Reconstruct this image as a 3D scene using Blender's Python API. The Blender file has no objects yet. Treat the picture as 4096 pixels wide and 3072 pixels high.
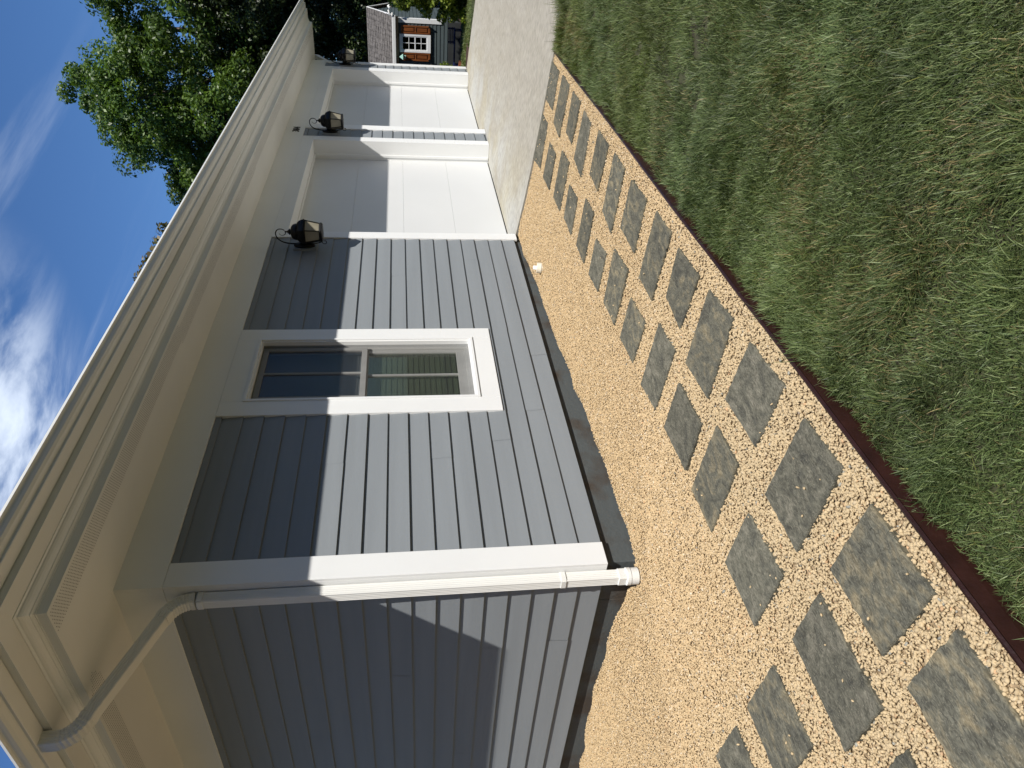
import bpy, bmesh, math, random
import numpy as np
from mathutils import Matrix, Vector
random.seed(7); RNG = np.random.default_rng(7)
S = bpy.context.scene
COL = S.collection

# ------------------------------------------------------------------ camera
RIGHT = Vector((0.59997383, -0.79983193, -0.01732879))
UP = Vector((0.12502609, 0.07234686, 0.98951221))
FWD = Vector((0.79018978, 0.59584798, -0.14340608))
CAM = Vector((-2.87628, -3.60014, 1.23244))
cd = bpy.data.cameras.new("camera"); cam = bpy.data.objects.new("camera", cd); COL.objects.link(cam)
cx, cy, cz = -UP, RIGHT, -FWD                     # phone held upright, picture stored sideways
cam.matrix_world = Matrix(((cx.x, cy.x, cz.x, CAM.x), (cx.y, cy.y, cz.y, CAM.y), (cx.z, cy.z, cz.z, CAM.z), (0, 0, 0, 1)))
cd.sensor_width = 36; cd.sensor_fit = 'HORIZONTAL'; cd.lens = 36 * 2905 / 4096
cd.clip_start = .05; cd.clip_end = 3000
S.camera = cam

# ------------------------------------------------------------------ light
SUN = Vector((-.3646, -.7042, 1)).normalized()    # towards the sun
el = math.asin(SUN.z); rot = math.atan2(SUN.x, SUN.y)
W = bpy.data.worlds.new("World"); S.world = W; W.use_nodes = True
nt = W.node_tree; N = nt.nodes; Lk = nt.links; N.clear()
def wn(t, **k):
    n = N.new(t)
    for a, b in k.items(): setattr(n, a, b)
    return n
sky = wn('ShaderNodeTexSky', sky_type='NISHITA', sun_disc=False, sun_elevation=el, sun_rotation=rot,
         air_density=1.0, dust_density=0.25, ozone_density=3.0, altitude=200)
bg = wn('ShaderNodeBackground'); bg.inputs[1].default_value = .083
wo = wn('ShaderNodeOutputWorld')
tc = wn('ShaderNodeTexCoord')
# thin streaky cirrus on a flat high layer: (x/z, y/z), stretched along the wind
nr = wn('ShaderNodeVectorMath', operation='NORMALIZE'); Lk.new(tc.outputs['Generated'], nr.inputs[0])
sx = wn('ShaderNodeSeparateXYZ'); Lk.new(nr.outputs[0], sx.inputs[0])
zc_ = wn('ShaderNodeMath', operation='MAXIMUM'); zc_.inputs[1].default_value = .06; Lk.new(sx.outputs['Z'], zc_.inputs[0])
dv_ = [wn('ShaderNodeMath', operation='DIVIDE') for _ in range(2)]
cb = wn('ShaderNodeCombineXYZ')
for q_, ax_ in zip(dv_, 'XY'): Lk.new(sx.outputs[ax_], q_.inputs[0]); Lk.new(zc_.outputs[0], q_.inputs[1]); Lk.new(q_.outputs[0], cb.inputs[ax_])
def layer(scale, stretch, lo, hi, detail, dist, loc):
    r_ = wn('ShaderNodeMapping', vector_type='POINT'); r_.inputs['Rotation'].default_value = (0, 0, math.radians(13)); Lk.new(cb.outputs[0], r_.inputs[0])
    m1 = wn('ShaderNodeMapping'); m1.inputs['Scale'].default_value = stretch; m1.inputs['Location'].default_value = loc; Lk.new(r_.outputs[0], m1.inputs[0])
    x_ = wn('ShaderNodeTexNoise'); x_.inputs['Scale'].default_value = scale; x_.inputs['Detail'].default_value = detail; x_.inputs['Roughness'].default_value = .58; x_.inputs['Distortion'].default_value = dist; Lk.new(m1.outputs[0], x_.inputs['Vector'])
    k_ = wn('ShaderNodeMapRange', interpolation_type='SMOOTHSTEP'); k_.inputs[1].default_value = lo; k_.inputs[2].default_value = hi; Lk.new(x_.outputs[0], k_.inputs[0]); return k_.outputs[0]
def near(px, py, r0, r1, a_, b_):
    d_ = wn('ShaderNodeVectorMath', operation='DISTANCE'); d_.inputs[1].default_value = (px, py, 0); Lk.new(cb.outputs[0], d_.inputs[0])
    k_ = wn('ShaderNodeMapRange', interpolation_type='SMOOTHSTEP'); k_.inputs[1].default_value = r0; k_.inputs[2].default_value = r1; k_.inputs[3].default_value = a_; k_.inputs[4].default_value = b_; Lk.new(d_.outputs['Value'], k_.inputs[0]); return k_.outputs[0]
def mul(a_, b_, op='MULTIPLY'):
    k_ = wn('ShaderNodeMath', operation=op); Lk.new(a_, k_.inputs[0])
    if isinstance(b_, float): k_.inputs[1].default_value = b_
    else: Lk.new(b_, k_.inputs[1])
    return k_.outputs[0]
bank = mul(layer(2.6, (.8, 1.5, 1), .34, .66, 9, .5, (0, 0, 0)), near(1.45, 1.33, .08, .68, .88, .0))
streak = mul(layer(1.2, (.30, 2.6, 1), .46, .84, 7, .5, (3.1, 1.7, 0)), near(1.75, 1.25, .3, 1.1, .42, .03))
ad = wn('ShaderNodeMath', operation='MAXIMUM'); Lk.new(bank, ad.inputs[0]); Lk.new(streak, ad.inputs[1])
mx = wn('ShaderNodeMix', data_type='RGBA'); mx.inputs[7].default_value = (9.5, 10.6, 12.2, 1)

tint = wn('ShaderNodeMix', data_type='RGBA', blend_type='MULTIPLY'); tint.inputs[0].default_value = 1; tint.inputs[7].default_value = (.60, .86, 1.16, 1)
Lk.new(sky.outputs[0], tint.inputs[6])
Lk.new(ad.outputs[0], mx.inputs[0]); Lk.new(tint.outputs[2], mx.inputs[6]); Lk.new(mx.outputs[2], bg.inputs[0]); Lk.new(bg.outputs[0], wo.inputs[0])
sd = bpy.data.lights.new("sun", 'SUN'); sd.energy = 5.0; sd.angle = math.radians(.55); sd.color = (1, .955, .89)
so = bpy.data.objects.new("sun", sd); COL.objects.link(so); so.rotation_euler = (-SUN).to_track_quat('-Z', 'Y').to_euler()
S.view_settings.view_transform = 'Standard'; S.view_settings.look = 'None'; S.view_settings.exposure = .34; S.view_settings.gamma = 1
S.cycles.max_bounces = 8; S.cycles.diffuse_bounces = 4; S.cycles.transparent_max_bounces = 12

# ------------------------------------------------------------------ helpers
def tag(o, label=None, cat=None, group=None, kind=None):
    if label: o['label'] = label
    if cat: o['category'] = cat
    if group: o['group'] = group
    if kind: o['kind'] = kind
    return o
def empty(name, loc, label, cat, group=None):
    o = bpy.data.objects.new(name, None); o.location = loc; o.empty_display_size = .1; COL.objects.link(o)
    return tag(o, label, cat, group)
def link(name, me, mat, parent=None):
    o = bpy.data.objects.new(name, me); COL.objects.link(o)
    if mat: me.materials.append(mat)
    if parent:
        o.parent = parent
        if parent.type == 'EMPTY': o.matrix_parent_inverse = Matrix.Translation(parent.location).inverted()
        elif parent.parent: o.matrix_parent_inverse = Matrix.Identity(4)
    return o
class MB:
    def __init__(s): s.v = []; s.f = []
    def add(s, vs, fs):
        b = len(s.v); s.v += [tuple(p) for p in vs]; s.f += [tuple(i + b for i in f) for f in fs]; return s
    def quad(s, a, b, c, d): return s.add([a, b, c, d], [(0, 1, 2, 3)])
    def box(s, x0, x1, y0, y1, z0, z1, M=None):
        vs = [Vector((x, y, z)) for x in (x0, x1) for y in (y0, y1) for z in (z0, z1)]
        if M: vs = [M @ p for p in vs]
        return s.add(vs, [(0, 1, 3, 2), (4, 6, 7, 5), (0, 4, 5, 1), (2, 3, 7, 6), (0, 2, 6, 4), (1, 5, 7, 3)])
    def tube(s, pts, r, n=8, closed=False):
        pts = [Vector(p) for p in pts]; rs = r if isinstance(r, (list, tuple)) else [r] * len(pts)
        b = len(s.v); u = None
        for i, p in enumerate(pts):
            t = (pts[min(i + 1, len(pts) - 1)] - pts[max(i - 1, 0)]).normalized()
            if u is None: u = t.orthogonal().normalized()
            u = (u - t * u.dot(t)).normalized(); w = t.cross(u)
            for k in range(n):
                a = 2 * math.pi * k / n; s.v.append(tuple(p + (u * math.cos(a) + w * math.sin(a)) * rs[i]))
        for i in range(len(pts) - 1):
            for k in range(n):
                s.f.append((b + i * n + k, b + i * n + (k + 1) % n, b + (i + 1) * n + (k + 1) % n, b + (i + 1) * n + k))
        s.f.append(tuple(b + k for k in range(n))[::-1]); s.f.append(tuple(b + (len(pts) - 1) * n + k for k in range(n)))
        return s
    def lathe(s, prof, c, n=16, sx=1, sy=1, a0=0, M=None):
        b = len(s.v); c = Vector(c)
        for r, z in prof:
            for k in range(n):
                a = a0 + 2 * math.pi * k / n; p = Vector((r * math.cos(a) * sx, r * math.sin(a) * sy, z))
                if M: p = M @ p
                s.v.append(tuple(c + p))
        for i in range(len(prof) - 1):
            for k in range(n):
                s.f.append((b + i * n + k, b + i * n + (k + 1) % n, b + (i + 1) * n + (k + 1) % n, b + (i + 1) * n + k))
        s.f.append(tuple(b + k for k in range(n))[::-1]); s.f.append(tuple(b + (len(prof) - 1) * n + k for k in range(n)))
        return s
    def build(s, name, mat, parent=None, smooth=False, bevel=0):
        me = bpy.data.meshes.new(name); me.from_pydata(s.v, [], s.f); me.update()
        bm = bmesh.new(); bm.from_mesh(me); bmesh.ops.recalc_face_normals(bm, faces=bm.faces); bm.to_mesh(me); bm.free()
        if smooth: me.polygons.foreach_set('use_smooth', [True] * len(me.polygons))
        o = link(name, me, mat, parent)
        if bevel:
            m = o.modifiers.new('bevel', 'BEVEL'); m.width = bevel; m.segments = 2; m.limit_method = 'ANGLE'; m.angle_limit = math.radians(40)
        return o
def big_mesh(name, V, F, mat, color=None, smooth=False, parent=None):
    """V (n,3), F (m,k) numpy, one k for all faces"""
    me = bpy.data.meshes.new(name); n, k = F.shape
    me.vertices.add(len(V)); me.vertices.foreach_set('co', V.astype(np.float32).ravel())
    me.loops.add(n * k); me.loops.foreach_set('vertex_index', F.astype(np.int32).ravel())
    me.polygons.add(n); me.polygons.foreach_set('loop_start', np.arange(0, n * k, k, dtype=np.int32))
    try: me.polygons.foreach_set('loop_total', np.full(n, k, dtype=np.int32))
    except Exception: pass
    me.update(calc_edges=True)
    if smooth: me.polygons.foreach_set('use_smooth', np.ones(n, dtype=bool))
    if color is not None:
        a = me.color_attributes.new('tone', 'FLOAT_COLOR', 'POINT')
        c = np.ones((len(V), 4), np.float32); c[:, :3] = color; a.data.foreach_set('color', c.ravel())
    return link(name, me, mat, parent)
def vnoise(x, y, sc=1., seed=0):
    x = np.asarray(x, float) * sc + seed * 17.3; y = np.asarray(y, float) * sc + seed * 9.1
    xi = np.floor(x).astype(np.int64); yi = np.floor(y).astype(np.int64); fx = x - xi; fy = y - yi
    def h(a, b):
        v = np.sin(a * 127.1 + b * 311.7 + seed * 74.7) * 43758.5453; return v - np.floor(v)
    fx = fx * fx * (3 - 2 * fx); fy = fy * fy * (3 - 2 * fy)
    return (h(xi, yi) * (1 - fx) + h(xi + 1, yi) * fx) * (1 - fy) + (h(xi, yi + 1) * (1 - fx) + h(xi + 1, yi + 1) * fx) * fy

# ------------------------------------------------------------------ materials
def mat(name, col, rough=.6, var=.0, vscale=4., bump=0., bscale=60., spec=.4, col2=None, detail=6, ramp=(.35, .65), stretch=None, metal=0):
    m = bpy.data.materials.new(name); m.use_nodes = True; n = m.node_tree.nodes; l = m.node_tree.links
    b = n['Principled BSDF']; b.inputs['Roughness'].default_value = rough; b.inputs['Specular IOR Level'].default_value = spec
    b.inputs['Metallic'].default_value = metal; b.inputs['Base Color'].default_value = (*col, 1)
    t = n.new('ShaderNodeTexCoord'); mpn = n.new('ShaderNodeMapping'); l.new(t.outputs['Object'], mpn.inputs[0])
    if stretch: mpn.inputs['Scale'].default_value = stretch
    if col2 is None and var: col2 = tuple(max(0, c * (1 - var)) for c in col); col = tuple(min(1, c * (1 + var)) for c in col)
    if col2 is not None:
        x = n.new('ShaderNodeTexNoise'); x.inputs['Scale'].default_value = vscale; x.inputs['Detail'].default_value = detail
        l.new(mpn.outputs[0], x.inputs['Vector'])
        r = n.new('ShaderNodeValToRGB'); r.color_ramp.elements[0].position = ramp[0]; r.color_ramp.elements[1].position = ramp[1]
        r.color_ramp.elements[0].color = (*col2, 1); r.color_ramp.elements[1].color = (*col, 1)
        l.new(x.outputs[0], r.inputs[0]); l.new(r.outputs[0], b.inputs['Base Color'])
    if bump:
        x = n.new('ShaderNodeTexNoise'); x.inputs['Scale'].default_value = bscale; x.inputs['Detail'].default_value = 5; l.new(mpn.outputs[0], x.inputs['Vector'])
        bp = n.new('ShaderNodeBump'); bp.inputs['Strength'].default_value = bump; bp.inputs['Distance'].default_value = .01
        l.new(x.outputs[0], bp.inputs['Height']); l.new(bp.outputs[0], b.inputs['Normal'])
    return m
def attr_mat(name, rough=.6, spec=.3, transl=0, mul=1.0, sheen=0):
    m = bpy.data.materials.new(name); m.use_nodes = True; n = m.node_tree.nodes; l = m.node_tree.links
    b = n['Principled BSDF']; b.inputs['Roughness'].default_value = rough; b.inputs['Specular IOR Level'].default_value = spec
    a = n.new('ShaderNodeAttribute'); a.attribute_name = 'tone'; l.new(a.outputs['Color'], b.inputs['Base Color'])
    if transl:
        t = n.new('ShaderNodeBsdfTranslucent'); g = n.new('ShaderNodeMix'); g.data_type = 'RGBA'; g.blend_type = 'MULTIPLY'; g.inputs[0].default_value = 1
        g.inputs[7].default_value = (1.25, 1.35, .55, 1); l.new(a.outputs['Color'], g.inputs[6]); l.new(g.outputs[2], t.inputs[0])
        x = n.new('ShaderNodeMixShader'); x.inputs[0].default_value = transl
        l.new(b.outputs[0], x.inputs[1]); l.new(t.outputs[0], x.inputs[2]); l.new(x.outputs[0], n['Material Output'].inputs[0])
    return m
def glass_mat(name, tint, rough=.02, refl=1.0):
    m = bpy.data.materials.new(name); m.use_nodes = True; n = m.node_tree.nodes; l = m.node_tree.links; n.remove(n['Principled BSDF'])
    g = n.new('ShaderNodeBsdfGlossy'); g.inputs['Roughness'].default_value = rough
    t = n.new('ShaderNodeBsdfTransparent'); t.inputs[0].default_value = (*tint, 1)
    f = n.new('ShaderNodeFresnel'); f.inputs[0].default_value = 1.5
    k = n.new('ShaderNodeMath'); k.operation = 'MULTIPLY'; k.inputs[1].default_value = refl; l.new(f.outputs[0], k.inputs[0])
    x = n.new('ShaderNodeMixShader'); l.new(k.outputs[0], x.inputs[0]); l.new(t.outputs[0], x.inputs[1]); l.new(g.outputs[0], x.inputs[2]); l.new(x.outputs[0], n['Material Output'].inputs[0])
    return m

M_white = mat('white_paint', (.75, .76, .755), .5, var=.02, vscale=1.5, bump=.04, bscale=120)
M_door = mat('door_paint', (.64, .65, .65), .45, var=.02, vscale=1.1, bump=.05, bscale=200)
M_vinyl = mat('white_vinyl', (.74, .74, .71), .35, var=.015)
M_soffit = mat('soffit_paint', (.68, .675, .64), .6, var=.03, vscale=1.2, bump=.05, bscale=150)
M_siding = mat('siding_paint', (.222, .241, .256), .55, var=.045, vscale=1.6, bump=.10, bscale=45, stretch=(.25, .25, 6))
M_found = mat('foundation_paint', (.072, .082, .084), .75, col2=(.055, .045, .036), vscale=3.2, ramp=(.36, .52), bump=.35, bscale=35, detail=9)
M_black = mat('black_metal', (.004, .004, .004), .5, bump=.15, bscale=90, spec=.3)
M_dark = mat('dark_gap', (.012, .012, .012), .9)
M_frost = mat('frosted_glass', (.28, .26, .20), .35, var=.15, vscale=6, spec=.5)
def screen_mat():
    m = bpy.data.materials.new('insect_screen'); m.use_nodes = True; n = m.node_tree.nodes; l = m.node_tree.links; n.remove(n['Principled BSDF'])
    d = n.new('ShaderNodeBsdfDiffuse'); d.inputs[0].default_value = (.035, .036, .038, 1); t = n.new('ShaderNodeBsdfTransparent')
    x = n.new('ShaderNodeMixShader'); x.inputs[0].default_value = .44; l.new(t.outputs[0], x.inputs[1]); l.new(d.outputs[0], x.inputs[2]); l.new(x.outputs[0], n['Material Output'].inputs[0]); return m
M_glass = glass_mat('window_glass', (.80, .84, .78), refl=.55)
M_glassd = glass_mat('upper_window_glass', (.78, .78, .80), refl=.18)
M_blind = mat('blind_slats', (.62, .66, .58), .6, var=.04)
M_sash = mat('sash_frame', (.66, .66, .63), .5, var=.08, vscale=9, stretch=(1, 1, .3))
M_lawn = mat('lawn_soil', (.055, .065, .025), .95, col2=(.035, .03, .018), vscale=9, bump=.5, bscale=40)
M_ground = mat('ground_cover', (.045, .07, .022), .95, col2=(.06, .06, .028), vscale=.4, bump=.6, bscale=6)
M_mulch = mat('mulch', (.075, .04, .028), .95, col2=(.025, .014, .010), vscale=30, bump=1.0, bscale=70)
M_bed = mat('gravel_fines', (.42, .31, .185), .95, col2=(.22, .16, .09), vscale=70, bump=.8, bscale=90, ramp=(.4, .6))
M_edging = mat('brown_edging', (.020, .0068, .0052), .38, var=.25, vscale=12, bump=.25, bscale=40)
M_pvc = mat('pvc', (.74, .70, .60), .45, col2=(.62, .52, .36), vscale=5, ramp=(.25, .5))
M_shingle = mat('asphalt_shingles', (.11, .11, .115), .9, var=.3, vscale=30, bump=.6, bscale=90)
M_grav = attr_mat('gravel_stone', .85, .2)
M_grass = attr_mat('grass_blade', .50, .35, .30)
M_leaf = attr_mat('leaf', .45, .4, .27)
M_bark = mat('bark', (.10, .08, .06), .9, var=.4, vscale=8, bump=.8, bscale=20, stretch=(1, 1, .25))
M_deck = mat('shed_siding', (.060, .078, .080), .6, var=.12, vscale=3)
M_shake = mat('weathered_shakes', (.115, .105, .096), .9, var=.35, vscale=14, bump=.6, bscale=40)
M_wood = mat('orange_wood', (.24, .078, .018), .45, col2=(.11, .030, .008), vscale=7, stretch=(6, 6, .6), ramp=(.3, .75))
M_navy = mat('navy_paint', (.010, .018, .075), .45, var=.3)
M_teal = mat('pale_green_enamel', (.30, .50, .42), .5, var=.1)
M_terra = mat('terracotta', (.30, .10, .05), .8, var=.2)

def concrete():
    m = mat('concrete', (.34, .318, .268), .85, col2=(.295, .274, .224), vscale=2.3, bump=.22, bscale=55, detail=12, ramp=(.3, .7), stretch=(1.0, 3.0, 1))
    n = m.node_tree.nodes; l = m.node_tree.links; b = n['Principled BSDF']
    prev = b.inputs['Base Color'].links[0].from_socket
    t = n.new('ShaderNodeTexCoord'); sp = n.new('ShaderNodeSeparateXYZ'); l.new(t.outputs['Object'], sp.inputs[0])
    # pale mineral bloom and yellow staining along the door sill, broad blotches of their own
    for (lo, hi, c, sc, a, seed) in ((-1.0, -.1, (.40, .36, .24), 1.3, .45, 3.1), (-1.2, -.25, (.42, .43, .42), 1.1, .6, 8.7)):
        mr = n.new('ShaderNodeMapRange'); mr.inputs[1].default_value = lo; mr.inputs[2].default_value = hi; l.new(sp.outputs['Y'], mr.inputs[0])
        x = n.new('ShaderNodeTexNoise'); x.inputs['Scale'].default_value = sc; x.inputs['Detail'].default_value = 7
        mpn = n.new('ShaderNodeMapping'); mpn.inputs['Location'].default_value = (seed, seed, 0); l.new(t.outputs['Object'], mpn.inputs[0]); l.new(mpn.outputs[0], x.inputs['Vector'])
        rr = n.new('ShaderNodeMapRange'); rr.inputs[1].default_value = .42; rr.inputs[2].default_value = .62; l.new(x.outputs[0], rr.inputs[0])
        k = n.new('ShaderNodeMath'); k.operation = 'MULTIPLY'; l.new(mr.outputs[0], k.inputs[0]); l.new(rr.outputs[0], k.inputs[1])
        k2 = n.new('ShaderNodeMath'); k2.operation = 'MULTIPLY'; k2.inputs[1].default_value = a; l.new(k.outputs[0], k2.inputs[0])
        g = n.new('ShaderNodeMix'); g.data_type = 'RGBA'; g.inputs[7].default_value = (*c, 1); l.new(k2.outputs[0], g.inputs[0]); l.new(prev, g.inputs[6]); prev = g.outputs[2]
    # fine pitting
    x = n.new('ShaderNodeTexNoise'); x.inputs['Scale'].default_value = 38; x.inputs['Detail'].default_value = 6
    mpn = n.new('ShaderNodeMapping'); mpn.inputs['Scale'].default_value = (1, .35, 1); l.new(t.outputs['Object'], mpn.inputs[0]); l.new(mpn.outputs[0], x.inputs['Vector'])
    rr = n.new('ShaderNodeMapRange'); rr.inputs[1].default_value = .3; rr.inputs[2].default_value = .65; rr.inputs[3].default_value = .72; rr.inputs[4].default_value = 1.08; l.new(x.outputs[0], rr.inputs[0])
    g = n.new('ShaderNodeMix'); g.data_type = 'RGBA'; g.blend_type = 'MULTIPLY'; g.inputs[0].default_value = 1; l.new(prev, g.inputs[6]); l.new(rr.outputs[0], g.inputs[7])
    l.new(g.outputs[2], b.inputs['Base Color'])
    return m
M_conc = concrete()
def slate(i):
    r = random.Random(i * 13 + 5)
    m = bpy.data.materials.new('slate'); m.use_nodes = True; n = m.node_tree.nodes; l = m.node_tree.links
    b = n['Principled BSDF']; b.inputs['Roughness'].default_value = .8; b.inputs['Specular IOR Level'].default_value = .2
    t = n.new('ShaderNodeTexCoord')
    def noise(sc, st, det=8, dist=0.):
        mpn = n.new('ShaderNodeMapping'); mpn.inputs['Scale'].default_value = st; mpn.inputs['Location'].default_value = (i * 3.3, i * 1.7, 0)
        mpn.inputs['Rotation'].default_value = (0, 0, r.uniform(-.15, .15))
        l.new(t.outputs['Object'], mpn.inputs[0]); x = n.new('ShaderNodeTexNoise'); x.inputs['Scale'].default_value = sc; x.inputs['Detail'].default_value = det; x.inputs['Distortion'].default_value = dist
        l.new(mpn.outputs[0], x.inputs['Vector']); return x.outputs[0]
    k = r.uniform(.92, 1.22)
    a = noise(9, (.85, 1.2, 1), 14, 1.6)
    ra = n.new('ShaderNodeValToRGB'); e = ra.color_ramp.elements
    tan = r.random() < .55
    e[0].position = .30; e[0].color = (.058 * k, .057 * k, .046 * k, 1)
    e[1].position = .72; e[1].color = ((.190 * k, .160 * k, .100 * k, 1) if tan else (.155 * k, .144 * k, .110 * k, 1))
    mid = e.new(.50); mid.color = (.100 * k, .096 * k, .072 * k, 1)
    l.new(a, ra.inputs[0])
    s_ = noise(75, (.5, 1.2, 1), 10, 1.5)
    rs = n.new('ShaderNodeMapRange'); rs.inputs[1].default_value = .35; rs.inputs[2].default_value = .68; rs.inputs[3].default_value = .62; rs.inputs[4].default_value = 1.42; l.new(s_, rs.inputs[0])
    g = n.new('ShaderNodeMix'); g.data_type = 'RGBA'; g.blend_type = 'MULTIPLY'; g.inputs[0].default_value = 1; l.new(ra.outputs[0], g.inputs[6]); l.new(rs.outputs[0], g.inputs[7])
    d = noise(170, (1, 1, 1), 3); rd = n.new('ShaderNodeMapRange'); rd.inputs[1].default_value = .60; rd.inputs[2].default_value = .72; rd.inputs[4].default_value = .55; l.new(d, rd.inputs[0])
    g2 = n.new('ShaderNodeMix'); g2.data_type = 'RGBA'; g2.inputs[7].default_value = (.30, .27, .20, 1); l.new(rd.outputs[0], g2.inputs[0]); l.new(g.outputs[2], g2.inputs[6])
    l.new(g2.outputs[2], b.inputs['Base Color'])
    bp = n.new('ShaderNodeBump'); bp.inputs['Strength'].default_value = .55; bp.inputs['Distance'].default_value = .006
    l.new(s_, bp.inputs['Height']); l.new(bp.outputs[0], b.inputs['Normal'])
    return m

# ------------------------------------------------------------------ terrain heights
def gz(x, y):
    x = np.asarray(x, float); y = np.asarray(y, float)
    zw = np.interp(x, [0, 1, 2.1, 3, 3.8, 4.7], [-.205, -.19, -.15, -.115, -.09, -.05])
    t = np.clip(-y / 2.05, 0, 1.15); f = zw * (1 - t) - .25 * t
    ws = np.interp(y, [0, .45, 1, 1.4, 2, 2.8, 5], [-.205, -.180, -.145, -.135, -.155, -.19, -.2]); u = np.clip(-x / 1.2, 0, 1)
    sd_ = ws * (1 - u) - .215 * u
    # ragged heap against the foundation
    hump = (vnoise(x, y, 4.5, 3) - .5) * .035 * np.exp(-np.minimum(np.abs(y), np.abs(x)) * 9)
    return np.where(y > 0, sd_, f) + hump
def ey(x): return -2.012 - .0112 * (4.7 - np.asarray(x, float))           # line of the edging
def lz(x, y):                                                           # lawn soil
    x = np.asarray(x, float); y = np.asarray(y, float)
    return -.306 + .030 * np.clip((x + 1.5) / 1.5, 0, 1) + (vnoise(x, y, 1.8, 5) - .5) * .03
def dz(y): y = np.asarray(y, float); return np.where(y > -2.05, -.03 + .1 * np.minimum(y, 0), -.235 + .045 * (y + 2.05))
def sheet(name, xs, ys, zf, m, kind='structure'):
    X, Y = np.meshgrid(xs, ys, indexing='ij'); Z = zf(X, Y) + 0 * X; V = np.stack([X, Y, Z], -1).reshape(-1, 3)
    a, b = len(xs), len(ys); i = (np.arange(a - 1)[:, None] * b + np.arange(b - 1)[None]).ravel()
    o = big_mesh(name, V, np.stack([i, i + b, i + b + 1, i + 1], 1), m, smooth=True); tag(o, kind=kind); return o
tag(MB().quad((-1500, -1500, -.52), (1500, -1500, -.52), (1500, 1500, -.52), (-1500, 1500, -.52)).build('ground', M_ground), kind='structure')
sheet('lawn', np.linspace(-9, 4.56, 90), np.linspace(-12, -2.02, 60), lambda x, y: np.where(y > ey(x) - .01, lz(x, y) - .05, lz(x, y)), M_lawn)
xs_ = np.linspace(-6, 4.72, 260); ts_ = np.concatenate([np.linspace(-1, 0, 70), np.linspace(.012, 1, 60)])
X, T = np.meshgrid(xs_, ts_, indexing='ij'); Y = np.where(T <= 0, -T * (ey(X) - .001), T * 6)
Z = np.where((X > .05) & (Y > .06), -.45, gz(X, Y) - .007); nb = len(ts_); ii = (np.arange(len(xs_) - 1)[:, None] * nb + np.arange(nb - 1)[None]).ravel()
tag(big_mesh('gravel_bed', np.stack([X, Y, Z], -1).reshape(-1, 3), np.stack([ii, ii + nb, ii + nb + 1, ii + 1], 1), M_bed, smooth=True), kind='structure')
drv = MB()
dx_ = [(.25, 4.72), (0, 4.72), (-.4, 4.63), (-.8, 4.58), (-1.4, 4.55), (-2.1, 4.54), (-3.5, 4.54), (-9, 4.54)]
for (ya, xa), (yb, xb) in zip(dx_[:-1], dx_[1:]):
    nsub = max(1, int(abs(ya - yb) / .4))
    for k in range(nsub):
        y0 = ya + (yb - ya) * k / nsub; y1 = ya + (yb - ya) * (k + 1) / nsub; x0 = xa + (xb - xa) * k / nsub; x1 = xa + (xb - xa) * (k + 1) / nsub
        z0, z1 = float(dz(y0)), float(dz(y1))
        drv.quad((x0, y0, z0), (x1, y1, z1), (12.16, y1, z1), (12.16, y0, z0))
        drv.quad((x0, y0, z0 - .1), (x1, y1, z1 - .1), (x1, y1, z1), (x0, y0, z0))
        drv.quad((12.16, y0, z0 - .1), (12.16, y1, z1 - .1), (12.16, y1, z1), (12.16, y0, z0))
tag(drv.build('driveway', M_conc), kind='structure')
def farz(x, y): return -.075 - .10 * np.clip((x - 12.2) / 3.3, 0, 1) + .0 * y + np.where(x < 12.3, -.03, 0) - .07 * np.clip(-y / 2, 0, 1.3)
sheet('far_lawn', np.linspace(12.17, 40, 60), np.linspace(-14, 12, 50), farz, M_lawn)
sheet('mulch_strip', np.linspace(15.12, 18.5, 30), np.linspace(-3.5, 4, 50), lambda x, y: farz(x, y) + .012 + (vnoise(x, y, 6, 4)) * .02, M_mulch)
sheet('mulch_margin', np.linspace(12.18, 12.9, 8), np.linspace(-.35, 4, 20), lambda x, y: farz(x, y) + .012 + (vnoise(x, y, 6, 4)) * .02, M_mulch)

# ------------------------------------------------------------------ house
XE, YE = 12.239, 8.0
EXP = .1526
house = empty('house', (XE / 2, YE / 2, 0), 'grey lap-sided house with white trim, two white garage doors and a wide white eave', 'house')
JR = random.Random(77)
def lapped(mb, a0, a1, z0, z1, put):
    k = int(math.floor((z0 - .007) / EXP))
    while .007 + k * EXP < z1 - 1e-4:
        zb, zt = .007 + k * EXP, .007 + (k + 1) * EXP; b, t = max(zb, z0), min(zt, z1)
        cuts = [a0]; p = a0 + JR.uniform(.6, 3.6)
        while a1 - a0 > 1 and p < a1 - .3: cuts.append(p); p += JR.uniform(2.6, 3.66)
        cuts.append(a1)
        for c0, c1 in zip(cuts[:-1], cuts[1:]):
            q0 = c0 + (.0004 if c0 != a0 else 0); q1 = c1 - (.0004 if c1 != a1 else 0); dp = JR.uniform(-.0012, .0012); dzb = JR.uniform(-.0018, .0018) if b == zb and k else 0
            off = lambda z: -.016 + dp + .013 * (z - zb) / EXP
            bb = b + dzb
            mb.quad(put(q0, off(b), bb), put(q1, off(b), bb), put(q1, off(t), t), put(q0, off(t), t))
            if b == zb: mb.quad(put(q0, .0, bb), put(q1, .0, bb), put(q1, off(b), bb), put(q0, off(b), bb))
        k += 1
fr = lambda a, o, z: (a, o, z)
for runs in (((.150, 1.535, .007, 2.645), (1.535, 2.715, .007, .488), (2.715, 4.58, .007, 2.645)), ((7.877, 8.248, .007, 2.645),), ((11.819, 12.112, .007, 2.645),)):
    w = MB()
    for a0, a1, z0, z1 in runs: lapped(w, a0, a1, z0, z1, fr)
    w.build('siding', M_siding, house)
w = MB(); lapped(w, .118, YE, .007, 2.65, lambda a, o, z: (o, a, z)); w.build('siding', M_siding, house)
w = MB(); lapped(w, .118, YE, .007, 2.65, lambda a, o, z: (XE - .022 - o, a, z)); w.build('siding', M_siding, house)
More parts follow.
